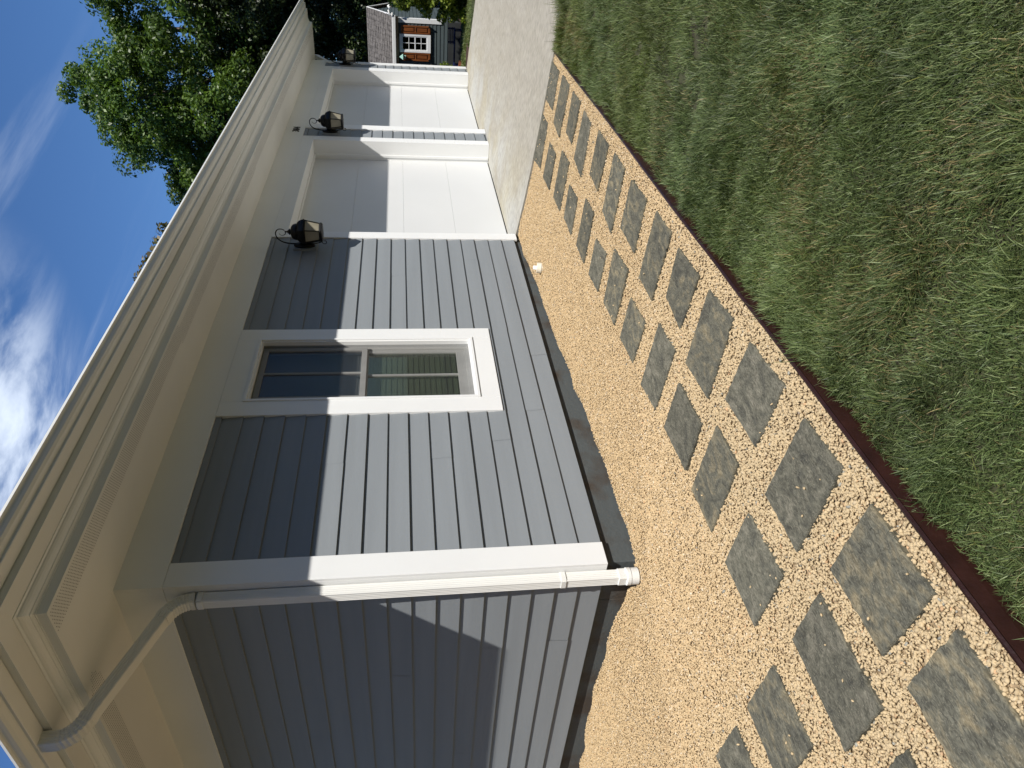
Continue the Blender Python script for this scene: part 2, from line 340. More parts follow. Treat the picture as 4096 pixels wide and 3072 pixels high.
w = MB()                                                                # sheathing behind the boards
for a0, a1, z0, z1 in ((.0, 1.70, .0, 2.9), (2.565, 4.62, .0, 2.9), (1.70, 2.565, 0, .66), (1.70, 2.565, 2.46, 2.9), (7.76, 8.40, -.03, 2.9), (11.66, XE - .03, -.03, 2.9), (4.62, 7.76, 2.50, 2.9), (8.40, 11.66, 2.50, 2.9)):
    w.box(a0 + .002, a1 - .002, .004, .29, z0, z1)
w.box(.002, XE - .024, .30, YE, 0, 2.9)
w.build('sheathing', M_siding, house)
f = MB(); f.box(.018, 4.70, .016, .4, -.7, -.001); f.box(.018, .3, .4, YE, -.7, -.001); f.build('foundation', M_found, house, bevel=.006)
MB().box(7.80, 8.33, .016, .4, -.7, -.001).build('foundation', M_found, house, bevel=.006)
f = MB(); f.box(11.74, XE - .03, .016, .4, -.7, -.001); f.box(XE - .3, XE - .03, .4, YE, -.7, -.001); f.build('foundation', M_found, house, bevel=.006)
c = MB()
c.box(-.022, .155, -.022, .0, .0, 2.646); c.box(-.022, -.0, .001, .12, .0, 2.646); c.build('corner_board', M_white, house, bevel=.002)
c = MB(); c.box(12.107, XE, -.022, 0, -.02, 2.646); c.box(XE - .022, XE, .001, .12, -.02, 2.646); c.build('corner_board', M_white, house, bevel=.002)
c = MB(); c.box(-.024, XE + .002, -.024, 0, 2.6475, 2.915); c.box(-.024, 0, .0005, YE, 2.6475, 2.915); c.box(XE - .02, XE + .002, .0005, YE, 2.6475, 2.915); c.build('frieze_board', M_white, house, bevel=.002)

def ring(mb, prof):
    for (o0, z0), (o1, z1) in zip(prof[:-1], prof[1:]):
        A = [(-o0, -o0, z0), (XE + o0, -o0, z0), (XE + o0, YE + o0, z0), (-o0, YE + o0, z0)]
        B = [(-o1, -o1, z1), (XE + o1, -o1, z1), (XE + o1, YE + o1, z1), (-o1, YE + o1, z1)]
        for k in range(4): mb.quad(A[k], A[(k + 1) % 4], B[(k + 1) % 4], B[k])
    return mb
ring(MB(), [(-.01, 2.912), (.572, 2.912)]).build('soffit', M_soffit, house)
ring(MB(), [(.572, 2.912), (.574, 2.957)]).build('fascia', M_white, house)
ring(MB(), [(.574, 2.957), (.580, 2.957), (.580, 2.962), (.586, 2.967), (.595, 2.969), (.596, 2.973), (.602, 2.975), (.612, 2.979), (.622, 2.986), (.629, 2.995), (.631, 3.002), (.640, 3.003), (.647, 3.003), (.647, 3.008)]).build('crown_moulding', M_white, house)
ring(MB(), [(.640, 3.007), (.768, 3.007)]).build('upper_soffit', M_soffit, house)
ring(MB(), [(.766, 3.005), (.769, 3.005), (.770, 3.14)]).build('upper_fascia', M_white, house)
g_ = [(.773, 3.10), (.773, 3.041), (.853, 3.041), (.858, 3.044), (.858, 3.058), (.866, 3.062), (.886, 3.067), (.900, 3.077), (.906, 3.090), (.908, 3.100), (.913, 3.107), (.926, 3.110), (.926, 3.123), (.916, 3.123), (.914, 3.112), (.87, 3.085), (.85, 3.05), (.78, 3.05)]
ring(MB(), g_).build('gutter', M_vinyl, house)
RZ = 3.125; oe = .80
rf = MB(); hy = YE / 2; rh = RZ + (hy + oe) * .36
P = [(-oe, -oe, RZ), (XE + oe, -oe, RZ), (XE + oe, YE + oe, RZ), (-oe, YE + oe, RZ), (hy, hy, rh), (XE - hy, hy, rh)]
rf.add(P, [(0, 1, 5, 4), (1, 2, 5), (2, 3, 4, 5), (3, 0, 4), (0, 3, 2, 1)]); rf.build('roof', M_shingle, house)
# perforated soffit vents: rows of small round holes
def holes(pts, name):
    n = len(pts); pts = np.array(pts); k = 6; a = np.arange(k) * 2 * math.pi / k
    V = np.zeros((n, k, 3)); V[:, :, 0] = pts[:, 0, None] + .0031 * np.cos(a); V[:, :, 1] = pts[:, 1, None] + .0031 * np.sin(a); V[:, :, 2] = 2.9105
    o = big_mesh(name, V.reshape(-1, 3), np.arange(n * k).reshape(n, k), M_dark); o.parent = house; o.matrix_parent_inverse = Matrix.Translation(house.location).inverted(); return o
pl = []
x = -.555
while x < XE + .5:
    sh = 0 if (x < 1.97 or x > 5.6) else -.03
    for r_ in range(10): pl.append((x + (.009 if r_ % 2 else 0), -(.415 + r_ * .0145 + sh)))
    x += .018
holes(pl, 'soffit_vent')
pl = []; y = .06
while y < 7:
    for r_ in range(10):
        o_ = .415 + r_ * .0145
        if y - .06 > abs(o_ - .48) * 1.5: pl.append((-o_, y + (.009 if r_ % 2 else 0)))
    y += .018
holes(pl, 'soffit_vent')

# window ------------------------------------------------------------
wx0, wx1, wz0, wz1 = 1.700, 2.567, .646, 2.479
cs = MB()
cs.box(1.53, wx0, -.026, .0, .484, 2.6465); cs.box(wx1, 2.72, -.026, 0, .484, 2.6465)
cs.box(wx0 + .0008, wx1 - .0008, -.026, 0, .484, wz0); cs.box(wx0 + .0008, wx1 - .0008, -.026, 0, wz1, 2.6465)
win = cs.build('window', M_white, house, bevel=.002)
def rect_frame(mb, x0, x1, z0, z1, t, y0, y1, tb=None, tt=None):
    tb = tb or t; tt = tt or t
    mb.box(x0, x0 + t, y0, y1, z0, z1); mb.box(x1 - t, x1, y0, y1, z0, z1)
    mb.box(x0 + t, x1 - t, y0, y1, z0, z0 + tb); mb.box(x0 + t, x1 - t, y0, y1, z1 - tt, z1); return mb
m_ = MB(); rect_frame(m_, wx0, wx1, wz0, wz1, .024, -.034, .10); rect_frame(m_, wx0 + .024, wx1 - .024, wz0 + .024, wz1 - .024, .014, -.020, .10)
m_.build('frame', M_white, win, bevel=.0015)
rect_frame(MB(), wx0 + .038, wx1 - .038, wz0 + .038, wz1 - .038, .034, .046, .10).build('inner_frame', M_sash, win, bevel=.0015)
MB().quad((wx0 + .038, .018, wz0 + .038), (wx1 - .038, .018, wz0 + .038), (wx1 - .038, .018, wz1 - .038), (wx0 + .038, .018, wz1 - .038)).build('insect_screen', screen_mat(), win)
ix0, ix1, iz0, iz1 = wx0 + .072, wx1 - .072, wz0 + .045, wz1 - .045
rect_frame(MB(), ix0, ix1, 1.565, iz1, .042, .022, .048, tb=.046).build('sash', M_sash, win, bevel=.002)
rect_frame(MB(), ix0, ix1, iz0, 1.60, .046, .052, .080, tb=.105).build('sash', M_sash, win, bevel=.002)
MB().box(2.118, 2.140, .026, .044, 1.61, iz1 - .042).build('muntin', M_sash, win)
MB().box(2.118, 2.140, .056, .074, iz0 + .105, 1.555).build('muntin', M_sash, win)
MB().box(ix0 + .04, ix1 - .04, .034, .037, 1.61, iz1 - .04).build('glass', M_glassd, win)
MB().box(ix0 + .044, ix1 - .044, .064, .067, iz0 + .10, 1.56).build('glass', M_glass, win)
bl = MB(); z = iz0 + .02
while z < iz1:
    bl.quad((ix0 - .03, .1045, z), (ix1 + .03, .104, z), (ix1 + .03, .112, z + .050), (ix0 - .03, .112, z + .050)); z += .0465
bl.build('blind', M_blind, win)
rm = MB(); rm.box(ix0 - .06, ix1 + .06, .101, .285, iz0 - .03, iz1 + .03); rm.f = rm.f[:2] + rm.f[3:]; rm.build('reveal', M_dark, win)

# garage doors --------------------------------------------------------
for x0, x1, cl, cr, lab in ((4.72, 7.723, 4.575, 7.882, 'white sectional garage door nearer the window'), (8.43, 11.64, 8.243, 11.824, 'white sectional garage door at the far end of the house')):
    cs = MB(); cs.box(cl, x0, -.024, .0, -.028, 2.4865); cs.box(x1, cr, -.024, 0, -.028, 2.4865)
    cs.box(cl, cr, -.024, 0, 2.4870, 2.6470)
    cas = cs.build('garage_casing', M_white, house, bevel=.002)
    jb = MB()
    jb.box(cl + .02, x0, .0003, .33, -.028, 2.4865); jb.box(x1, cr - .02, .0003, .33, -.028, 2.4865); jb.box(cl + .02, cr - .02, .0003, .33, 2.4870, 2.60)
    jb.box(x0, x0 + .014, .172, .207, -.02, 2.4860); jb.box(x1 - .014, x1, .172, .207, -.02, 2.4860); jb.box(x0 + .014, x1 - .014, .172, .207, 2.470, 2.4862)
    jb.build('jamb', M_white, cas, bevel=.0015)
    dp = MB(); zb = -.018
    for k in range(4):
        dp.box(x0 - .01, x1 + .01, .252, .295, zb + .0008, zb + .626 - .0008)
        zb += .626
    d_ = dp.build('garage_door', M_door, house, bevel=.0015); d_['label'] = lab
    MB().box(x0, x1, .2525, .29, -.045, -.0172).build('bottom_seal', M_dark, d_)
    MB().box(x0 - .05, x1 + .05, .30, .31, -.04, 2.55).build('backing', M_dark, d_)

# downspouts ----------------------------------------------------------
def ribbed(w_, d_, nrib=3, dep=.0032, c=.006):
    pts = []
    def side(p, q, nrm):
        L = 2 * nrib + 1
        for k in range(L + 1):
            t = .08 + .84 * k / L; a = p + (q - p) * t
            pts.append(a - nrm * (dep if (k // 1) % 2 else 0))
    V2 = Vector
    hw, hd = w_ / 2, d_ / 2; cr = [V2((-hw, -hd)), V2((hw, -hd)), V2((hw, hd)), V2((-hw, hd))]; nr_ = [V2((0, -1)), V2((1, 0)), V2((0, 1)), V2((-1, 0))]
    for k in range(4):
        p, q = cr[k], cr[(k + 1) % 4]; e = (q - p).normalized() * c
        pts.append(p + e); side(p + e, q - e, nr_[k]); pts.append(q - e)
    return pts
def sweep(mb, prof, path, scales=None):
    n = len(prof); b = len(mb.v); Bv = Vector((0, 1, 0))
    for i, p in enumerate(path):
        t = (Vector(path[min(i + 1, len(path) - 1)]) - Vector(path[max(i - 1, 0)])).normalized(); Nn = Bv.cross(t).normalized(); B2 = t.cross(Nn)
        s_ = scales[i] if scales else 1
        for q in prof: mb.v.append(tuple(Vector(p) + (Nn * q.x + B2 * q.y) * s_))
    for i in range(len(path) - 1):
        for k in range(n): mb.f.append((b + i * n + k, b + i * n + (k + 1) % n, b + (i + 1) * n + (k + 1) % n, b + (i + 1) * n + k))
    mb.f.append(tuple(b + k for k in range(n))[::-1]); mb.f.append(tuple(b + (len(path) - 1) * n + k for k in range(n)))
def arc(p0, c, p2, n):
    p0, c, p2 = Vector(p0), Vector(c), Vector(p2); return [(p0 * (1 - t) ** 2 + c * 2 * t * (1 - t) + p2 * t * t) for t in [k / n for k in range(n + 1)]]
def downspout(mx_, zend, dsname='downspout'):
    X = lambda p: (mx_(p[0]), p[1], p[2]); prof = ribbed(.070, .073, 3, .0024); prof2 = ribbed(.076, .078)
    A0 = (-.815, .112, 3.042); A1 = (-.815, .112, 2.985); A2 = (-.70, .098, 2.852); Dn = (-.175, .069, 2.628); E2 = (-.0625, .0635, 2.47)
    root = MB(); sweep(root, prof, [X((-.0625, .0635, 2.46)), X((-.0625, .0635, 1.2)), X((-.0625, .0635, zend))]); ds = root.build(dsname, M_vinyl, house)
    up = MB(); pa = [X(A0)] + [X(p) for p in arc(A1, (-.812, .108, 2.885), A2, 18)]; sweep(up, prof2, pa, [1] + [1 - (.09 if k % 2 and 2 < k < 17 else 0) for k in range(19)])
    sweep(up, prof, [X(A2), X(Dn)])
    pa = [X(p) for p in arc(Dn, (-.066, .064, 2.585), E2, 20)]; sweep(up, prof2, pa, [1 - (.09 if k % 2 and 3 < k < 18 else 0) for k in range(21)])
    up.build('elbow', M_vinyl, ds)
    sweep_m = MB(); sweep(sweep_m, ribbed(.079, .082, 1, 0, .010), [X((-.0625, .0635, 2.455)), X((-.0625, .0635, 2.425))]); sweep_m.build('band', M_vinyl, ds)
    return ds
ds = downspout(lambda x: x, -.085)
st = MB(); sweep(st, ribbed(.078, .081, 1, 0, .010), [(-.0625, .0635, .275), (-.0625, .0635, .305)])
st.box(-.03, -.0225, .1, .125, .272, .308); st.build('strap', M_vinyl, ds)
sc = MB()
for z_ in (.283, .297): sc.lathe([(.004, 0), (.003, .003)], (-.06, .0265, z_), 8, M=Matrix.Rotation(math.pi / 2, 3, 'X'))
sc.build('screw', M_sash, ds)
downspout(lambda x: XE - x, -.06)
pp = MB(); sweep(pp, ribbed(.083, .086, 1, 0, .012), [(-.0625, .0635, -.065), (-.0625, .0635, -.125)])
pp.lathe([(.050, -.145), (.056, -.142), (.056, -.118), (.052, -.114), (.044, -.114)], (-.0625, .0635, 0), 28)
pp.lathe([(.050, -.195), (.0535, -.193), (.0535, -.146), (.050, -.144)], (-.0625, .0635, 0), 28)
dr = pp.build('drain_adapter', M_vinyl, None, smooth=False); tag(dr, 'white plastic adapter between the corner downspout and its buried drain pipe', 'pipe fitting')
MB().lathe([(.046, -.30), (.046, -.19)], (-.0625, .0635, 0), 24).build('pipe', M_pvc, dr)

# house number ---------------------------------------------------------
hn = empty('house_number', (8.14, -.024, 2.72), 'black metal house number 304 on the white frieze between the garage doors', 'house number')
for ch, xx in (('3', 8.030), ('0', 8.108), ('4', 8.186)):
    cu = bpy.data.curves.new('digit', 'FONT'); cu.body = ch; cu.size = .138; cu.extrude = .004; cu.offset = .0012
    tmp = bpy.data.objects.new('digit_tmp', cu); COL.objects.link(tmp); bpy.context.view_layer.update()
    me = bpy.data.meshes.new_from_object(tmp.evaluated_get(bpy.context.evaluated_depsgraph_get())); bpy.data.objects.remove(tmp)
    me.name = 'digit'; me.transform(Matrix.Translation((xx, -.0285, 2.717)) @ Matrix.Rotation(math.pi / 2, 4, 'X') @ Matrix.Diagonal((.80, 1, 1, 1)))
    link('digit', me, M_black, hn)

# lanterns ---------------------------------------------------------------
def lantern(cx_, label):
    L = empty('wall_lantern', (cx_, -.022, 2.268), label, 'wall lantern', 'black carriage lanterns on the garage wall')
    X0, Y0, Z0 = cx_, -.185, 2.268
    MB().box(cx_ - .085, cx_ + .085, -.030, -.001, 2.150, 2.385).build('mounting_block', M_siding, L, bevel=.003)
    MB().lathe([(.112, 0), (.108, .010), (.090, .022), (.05, .034), (.0, .036)], (cx_, -.030, 2.277), 28, sx=.62, M=Matrix.Rotation(math.pi / 2, 3, 'X')).build('backplate', M_black, L, smooth=True)
    def P(y, z): return (cx_, y, z)
    arm = [P(-.05, 2.27), P(-.050, 2.35), P(-.052, 2.42), P(-.062, 2.475), P(-.085, 2.520), P(-.12, 2.551), P(-.16, 2.560), P(-.195, 2.548), P(-.213, 2.520), P(-.212, 2.488), P(-.198, 2.466)]
    sp_ = [P(-.185, 2.458), P(-.160, 2.462), P(-.146, 2.480), P(-.144, 2.502), P(-.155, 2.519), P(-.168, 2.522)]
    def smooth_(pts, n=4):
        pts = [Vector(p) for p in pts]; out = []
        for i in range(len(pts) - 1):
            p0, p1, p2, p3 = pts[max(i - 1, 0)], pts[i], pts[i + 1], pts[min(i + 2, len(pts) - 1)]
            for k in range(n):
                t = k / n; out.append(.5 * ((2 * p1) + (p2 - p0) * t + (2 * p0 - 5 * p1 + 4 * p2 - p3) * t * t + (3 * p1 - p0 - 3 * p2 + p3) * t ** 3))
        return out + [pts[-1]]
    a = MB(); q = smooth_(arm); a.tube(q, [.0085 - .004 * i / len(q) for i in range(len(q))], 8); q = smooth_(sp_); a.tube(q, [.0045 - .003 * i / len(q) for i in range(len(q))], 8)
    a.tube(smooth_([P(-.045, 2.24), P(-.055, 2.16), P(-.075, 2.10), P(-.10, 2.085)]), .006, 8)
    a.tube(smooth_([P(-.075, 2.098), P(-.055, 2.082), P(-.052, 2.060), P(-.068, 2.048), P(-.086, 2.055), P(-.085, 2.072)]), .0042, 8); a.build('scroll_arm', M_black, L, smooth=True)
    MB().lathe([(.002, .199), (.009, .192), (.010, .184), (.006, .178), (.012, .168), (.030, .152), (.034, .146), (.024, .140), (.030, .136), (.05, .131), (.070, .118), (.082, .098), (.086, .078), (.086, .068)], (X0, Y0, Z0), 20).build('finial', M_black, L, smooth=True)
    cp = MB().lathe([(.084, .070), (.105, .062), (.124, .044), (.136, .018), (.140, .002), (.146, 0), (.146, -.010), (.132, -.012)], (X0, Y0, Z0), 6, a0=math.pi / 6); cp.build('cap', M_black, L)
    cg = MB(); top, bot = -.012, -.165; ra, rb = .132, .098; ring_t = []; ring_b = []
    for k in range(6):
        an = math.pi / 6 + k * math.pi / 3; ring_t.append(Vector((X0 + ra * math.cos(an), Y0 + ra * math.sin(an), Z0 + top))); ring_b.append(Vector((X0 + rb * math.cos(an), Y0 + rb * math.sin(an), Z0 + bot)))
    for k in range(6):
        cg.tube([ring_t[k], ring_b[k]], .0062, 6); cg.tube([ring_t[k] + Vector((0, 0, -.004)), ring_t[(k + 1) % 6] + Vector((0, 0, -.004))], .006, 6)
        cg.tube([ring_b[k], ring_b[(k + 1) % 6]], .007, 6)
    cg.lathe([(.106, -.188), (.110, -.176), (.104, -.165), (.02, -.163)], (X0, Y0, Z0), 6, a0=math.pi / 6); cg.build('cage', M_black, L)
    gp = MB(); s_ = .965
    cc = Vector((X0, Y0, 0))
    for k in range(6):
        q4 = []
        for v in (ring_t[k], ring_t[(k + 1) % 6], ring_b[(k + 1) % 6], ring_b[k]):
            h = Vector((v.x, v.y, 0)); h = cc + (h - cc) * s_; q4.append((h.x, h.y, v.z))
        gp.quad(*q4)
    gp.build('glass_pane', M_frost, L)
lantern(4.36, 'black hexagonal lantern on grey siding between the window and the nearer garage door')
lantern(8.065, 'black hexagonal lantern on the narrow pier between the two garage doors, under the 304')
lantern(11.965, 'black hexagonal lantern at the far end of the house, past the second garage door')

# cleanout cap -----------------------------------------------------------
cz_ = float(gz(3.50, -.23)); Mt = Matrix.Rotation(math.radians(12), 3, 'Y')
cc_ = MB().lathe([(.048, -.04), (.048, .0), (.053, .002), (.053, .044), (.050, .047), (.034, .048), (.034, .046)], (3.50, -.23, cz_), 24, M=Mt)
co = cc_.build('cleanout_cap', M_pvc); tag(co, 'white round plastic sewer cleanout cap with a square knob sunk in the gravel', 'drain cap')
k_ = MB(); k_.box(-.02, .02, -.02, .02, .046, .085, M=Matrix.Translation((3.50, -.23, cz_)) @ Mt.to_4x4() @ Matrix.Rotation(.5, 4, 'Z')); k_.build('knob', M_vinyl, co, bevel=.003)

# ------------------------------------------------------------------ stepping stones
OUTER = [[(4.563, -1.928), (4.197, -1.925), (4.169, -1.572), (4.544, -1.575)], [(4.013, -1.937), (3.684, -1.935), (3.705, -1.467), (4.01, -1.498)], [(3.515, -1.929), (3.198, -1.929), (3.227, -1.566), (3.485, -1.581)],
 [(3.031, -1.909), (2.76, -1.889), (2.746, -1.458), (3.038, -1.506)], [(2.515, -1.92), (2.186, -1.915), (2.222, -1.553), (2.506, -1.575)], [(2.007, -1.922), (1.723, -1.918), (1.728, -1.447), (2.015, -1.484)],
 [(1.537, -1.911), (1.201, -1.925), (1.202, -1.556), (1.553, -1.569)], [(.994, -1.936), (.699, -1.933), (.74, -1.476), (1.03, -1.474)], [(.56, -1.913), (.226, -1.926), (.27, -1.573), (.551, -1.609)],
 [(.072, -1.933), (-.223, -1.949), (-.225, -1.489), (.096, -1.476)], [(-.42, -1.954), (-.756, -1.97), (-.728, -1.621), (-.385, -1.61)], [(-.943, -1.959), (-1.228, -1.975), (-1.212, -1.518), (-.908, -1.522)],
 [(-1.408, -1.987), (-1.757, -1.985), (-1.735, -1.643), (-1.393, -1.644)], [(-1.866, -1.979), (-2.33, -1.977), (-2.33, -1.664), (-1.853, -1.672)]]
INNER = [[(4.573, -1.422), (4.26, -1.419), (4.234, -.977), (4.572, -.95)], [(4.026, -1.315), (3.719, -1.303), (3.714, -.959), (4.04, -.955)], [(3.503, -1.415), (3.192, -1.423), (3.203, -.962), (3.507, -.967)],
 [(3.039, -1.282), (2.727, -1.287), (2.71, -.962), (3.023, -.983)], [(2.491, -1.385), (2.217, -1.386), (2.206, -.957), (2.503, -.97)], [(2.03, -1.26), (1.737, -1.282), (1.747, -.961), (2.031, -.954)],
 [(1.581, -1.4), (1.236, -1.418), (1.271, -.967), (1.582, -.969)], [(1.081, -1.299), (.751, -1.313), (.803, -.976), (1.123, -.962)], [(.553, -1.437), (.267, -1.443), (.302, -.991), (.588, -.963)],
 [(.109, -1.338), (-.25, -1.348), (-.252, -1.033), (.113, -1.02)], [(-.39, -1.456), (-.657, -1.456), (-.648, -.995), (-.352, -.991)], [(-.851, -1.352), (-1.199, -1.367), (-1.183, -1.01), (-.832, -1.001)]]
SIDE = [[(-1.395, -1.513), (-1.835, -1.516), (-1.821, -1.217), (-1.387, -1.224)], [(-1.365, -1.013), (-1.707, -1.028), (-1.696, -.68), (-1.354, -.677)], [(-1.343, -.497), (-1.681, -.528), (-1.663, -.237), (-1.325, -.192)], [(-1.963, -1.52), (-2.39, -1.508), (-2.38, -1.244), (-1.951, -1.233)]]
ORD = ['first', 'second', 'third', 'fourth', 'fifth', 'sixth', 'seventh', 'eighth', 'ninth', 'tenth', 'eleventh', 'twelfth', 'thirteenth', 'fourteenth']
def stone(poly, i, label):
    r = random.Random(i * 7 + 1); pts = []
    n = len(poly)
    for k in range(n):
        a, b = Vector(poly[k]), Vector(poly[(k + 1) % n]); L = (b - a).length; m = int(L / .022); nn = Vector((-(b - a).y, (b - a).x)).normalized()
        for j in range(m):
            t = j / m; jit = 0 if j == 0 else r.gauss(0, .0022)
            bow = math.sin(t * math.pi) * .003 * (1 if k % 2 else -1)
            pts.append(a + (b - a) * t + nn * (jit + bow))
    if sum(p.x * q.y - q.x * p.y for p, q in zip(pts, pts[1:] + pts[:1])) < 0: pts = pts[::-1]
    cx_, cy_ = sum(p.x for p in pts) / len(pts), sum(p.y for p in pts) / len(pts)
    zc = float(gz(cx_, cy_)); gx = float(gz(cx_ + .2, cy_) - gz(cx_ - .2, cy_)) / .4; gy = float(gz(cx_, cy_ + .2) - gz(cx_, cy_ - .2)) / .4
    tx, ty = r.gauss(0, .006), r.gauss(0, .006)
    zf = lambda p: zc + (gx + tx) * (p.x - cx_) + (gy + ty) * (p.y - cy_)
    ctr = Vector((cx_, cy_)); rings = []
    for sh, h in ((0, -.03), (0, .011), (.004, .0165)):
        rings.append([Vector((p.x, p.y, 0)) + Vector(((ctr - p).normalized() * sh).to_3d()) + Vector((0, 0, zf(p) + h)) for p in pts])
    mb = MB(); c3 = len(pts); vs = []
    for q in rings: vs += [Vector((p.x - cx_, p.y - cy_, p.z - zc)) for p in q]
    fs = [(a_ * c3 + k, a_ * c3 + (k + 1) % c3, (a_ + 1) * c3 + (k + 1) % c3, (a_ + 1) * c3 + k) for a_ in range(2) for k in range(c3)]
    fs.append(tuple(2 * c3 + k for k in range(c3)))
    mb.add(vs, fs); o = mb.build('stepping_stone', slate(i)); o.location = (cx_, cy_, zc)
    tag(o, label, 'stepping stone', 'slate stepping stones set in the gravel')
i = 0
for k, p in enumerate(OUTER): stone(p, i, f'grey slate stepping stone, {ORD[k]} from the driveway in the row beside the lawn edging'); i += 1
for k, p in enumerate(INNER): stone(p, i, f'grey slate stepping stone, {ORD[k]} from the driveway in the row nearer the house'); i += 1
for p, l_ in zip(SIDE, ('long brown-grey slate stepping stone scattered with pebbles, where the path turns toward the side wall', 'slate stepping stone second along the branch beside the side wall, past the path corner',
                        'slate stepping stone farthest along the side branch, cut by the photo edge', 'slate stepping stone at the photo edge between the turning stone and the lawn row')):
    stone(p, i, l_); i += 1
ALLST = [np.array(p) for p in OUTER + INNER + SIDE]
def inpoly(x, y, p, grow=0.):
    c = p.mean(0); q = c + (p - c) * (1 + grow / .17); ins = np.zeros(len(x), bool); j = len(q) - 1
    for i_ in range(len(q)):
        c1 = ((q[i_, 1] > y) != (q[j, 1] > y)) & (x < (q[j, 0] - q[i_, 0]) * (y - q[i_, 1]) / (q[j, 1] - q[i_, 1] + 1e-12) + q[i_, 0]); ins ^= c1; j = i_
    return ins

# ------------------------------------------------------------------ lawn edging strip
xs = np.linspace(4.6, -4.2, 90); ed = MB()
vs = []
for x in xs:
    y = float(ey(x)) + .003 * math.sin(x * 2.1); zt = float(gz(x, y)) + .018
    vs += [(x, y + .004, zt - .03), (x, y + .004, zt), (x, y - .004, zt + .001), (x, y - .010, zt - .006), (x, y - .007, zt - .012), (x, y - .022, zt - .05), (x, y - .036, zt - .115)]
k7 = 7
ed.add(vs, [(i_ * k7 + j, (i_ + 1) * k7 + j, (i_ + 1) * k7 + j + 1, i_ * k7 + j + 1) for i_ in range(len(xs) - 1) for j in range(6)])
edo = ed.build('lawn_edging', M_edging); tag(edo, 'thin dark brown plastic edging strip between the gravel path and the lawn', 'edging')
for x in (.32, -.52, -.62, -1.50, -1.56, 2.4):
    y = float(ey(x)); zt = float(gz(x, y)) + .018
    MB().box(x - .016, x + .016, y - .030, y - .016, zt - .052, zt - .026).build('connector_clip', M_edging, edo, bevel=.002)

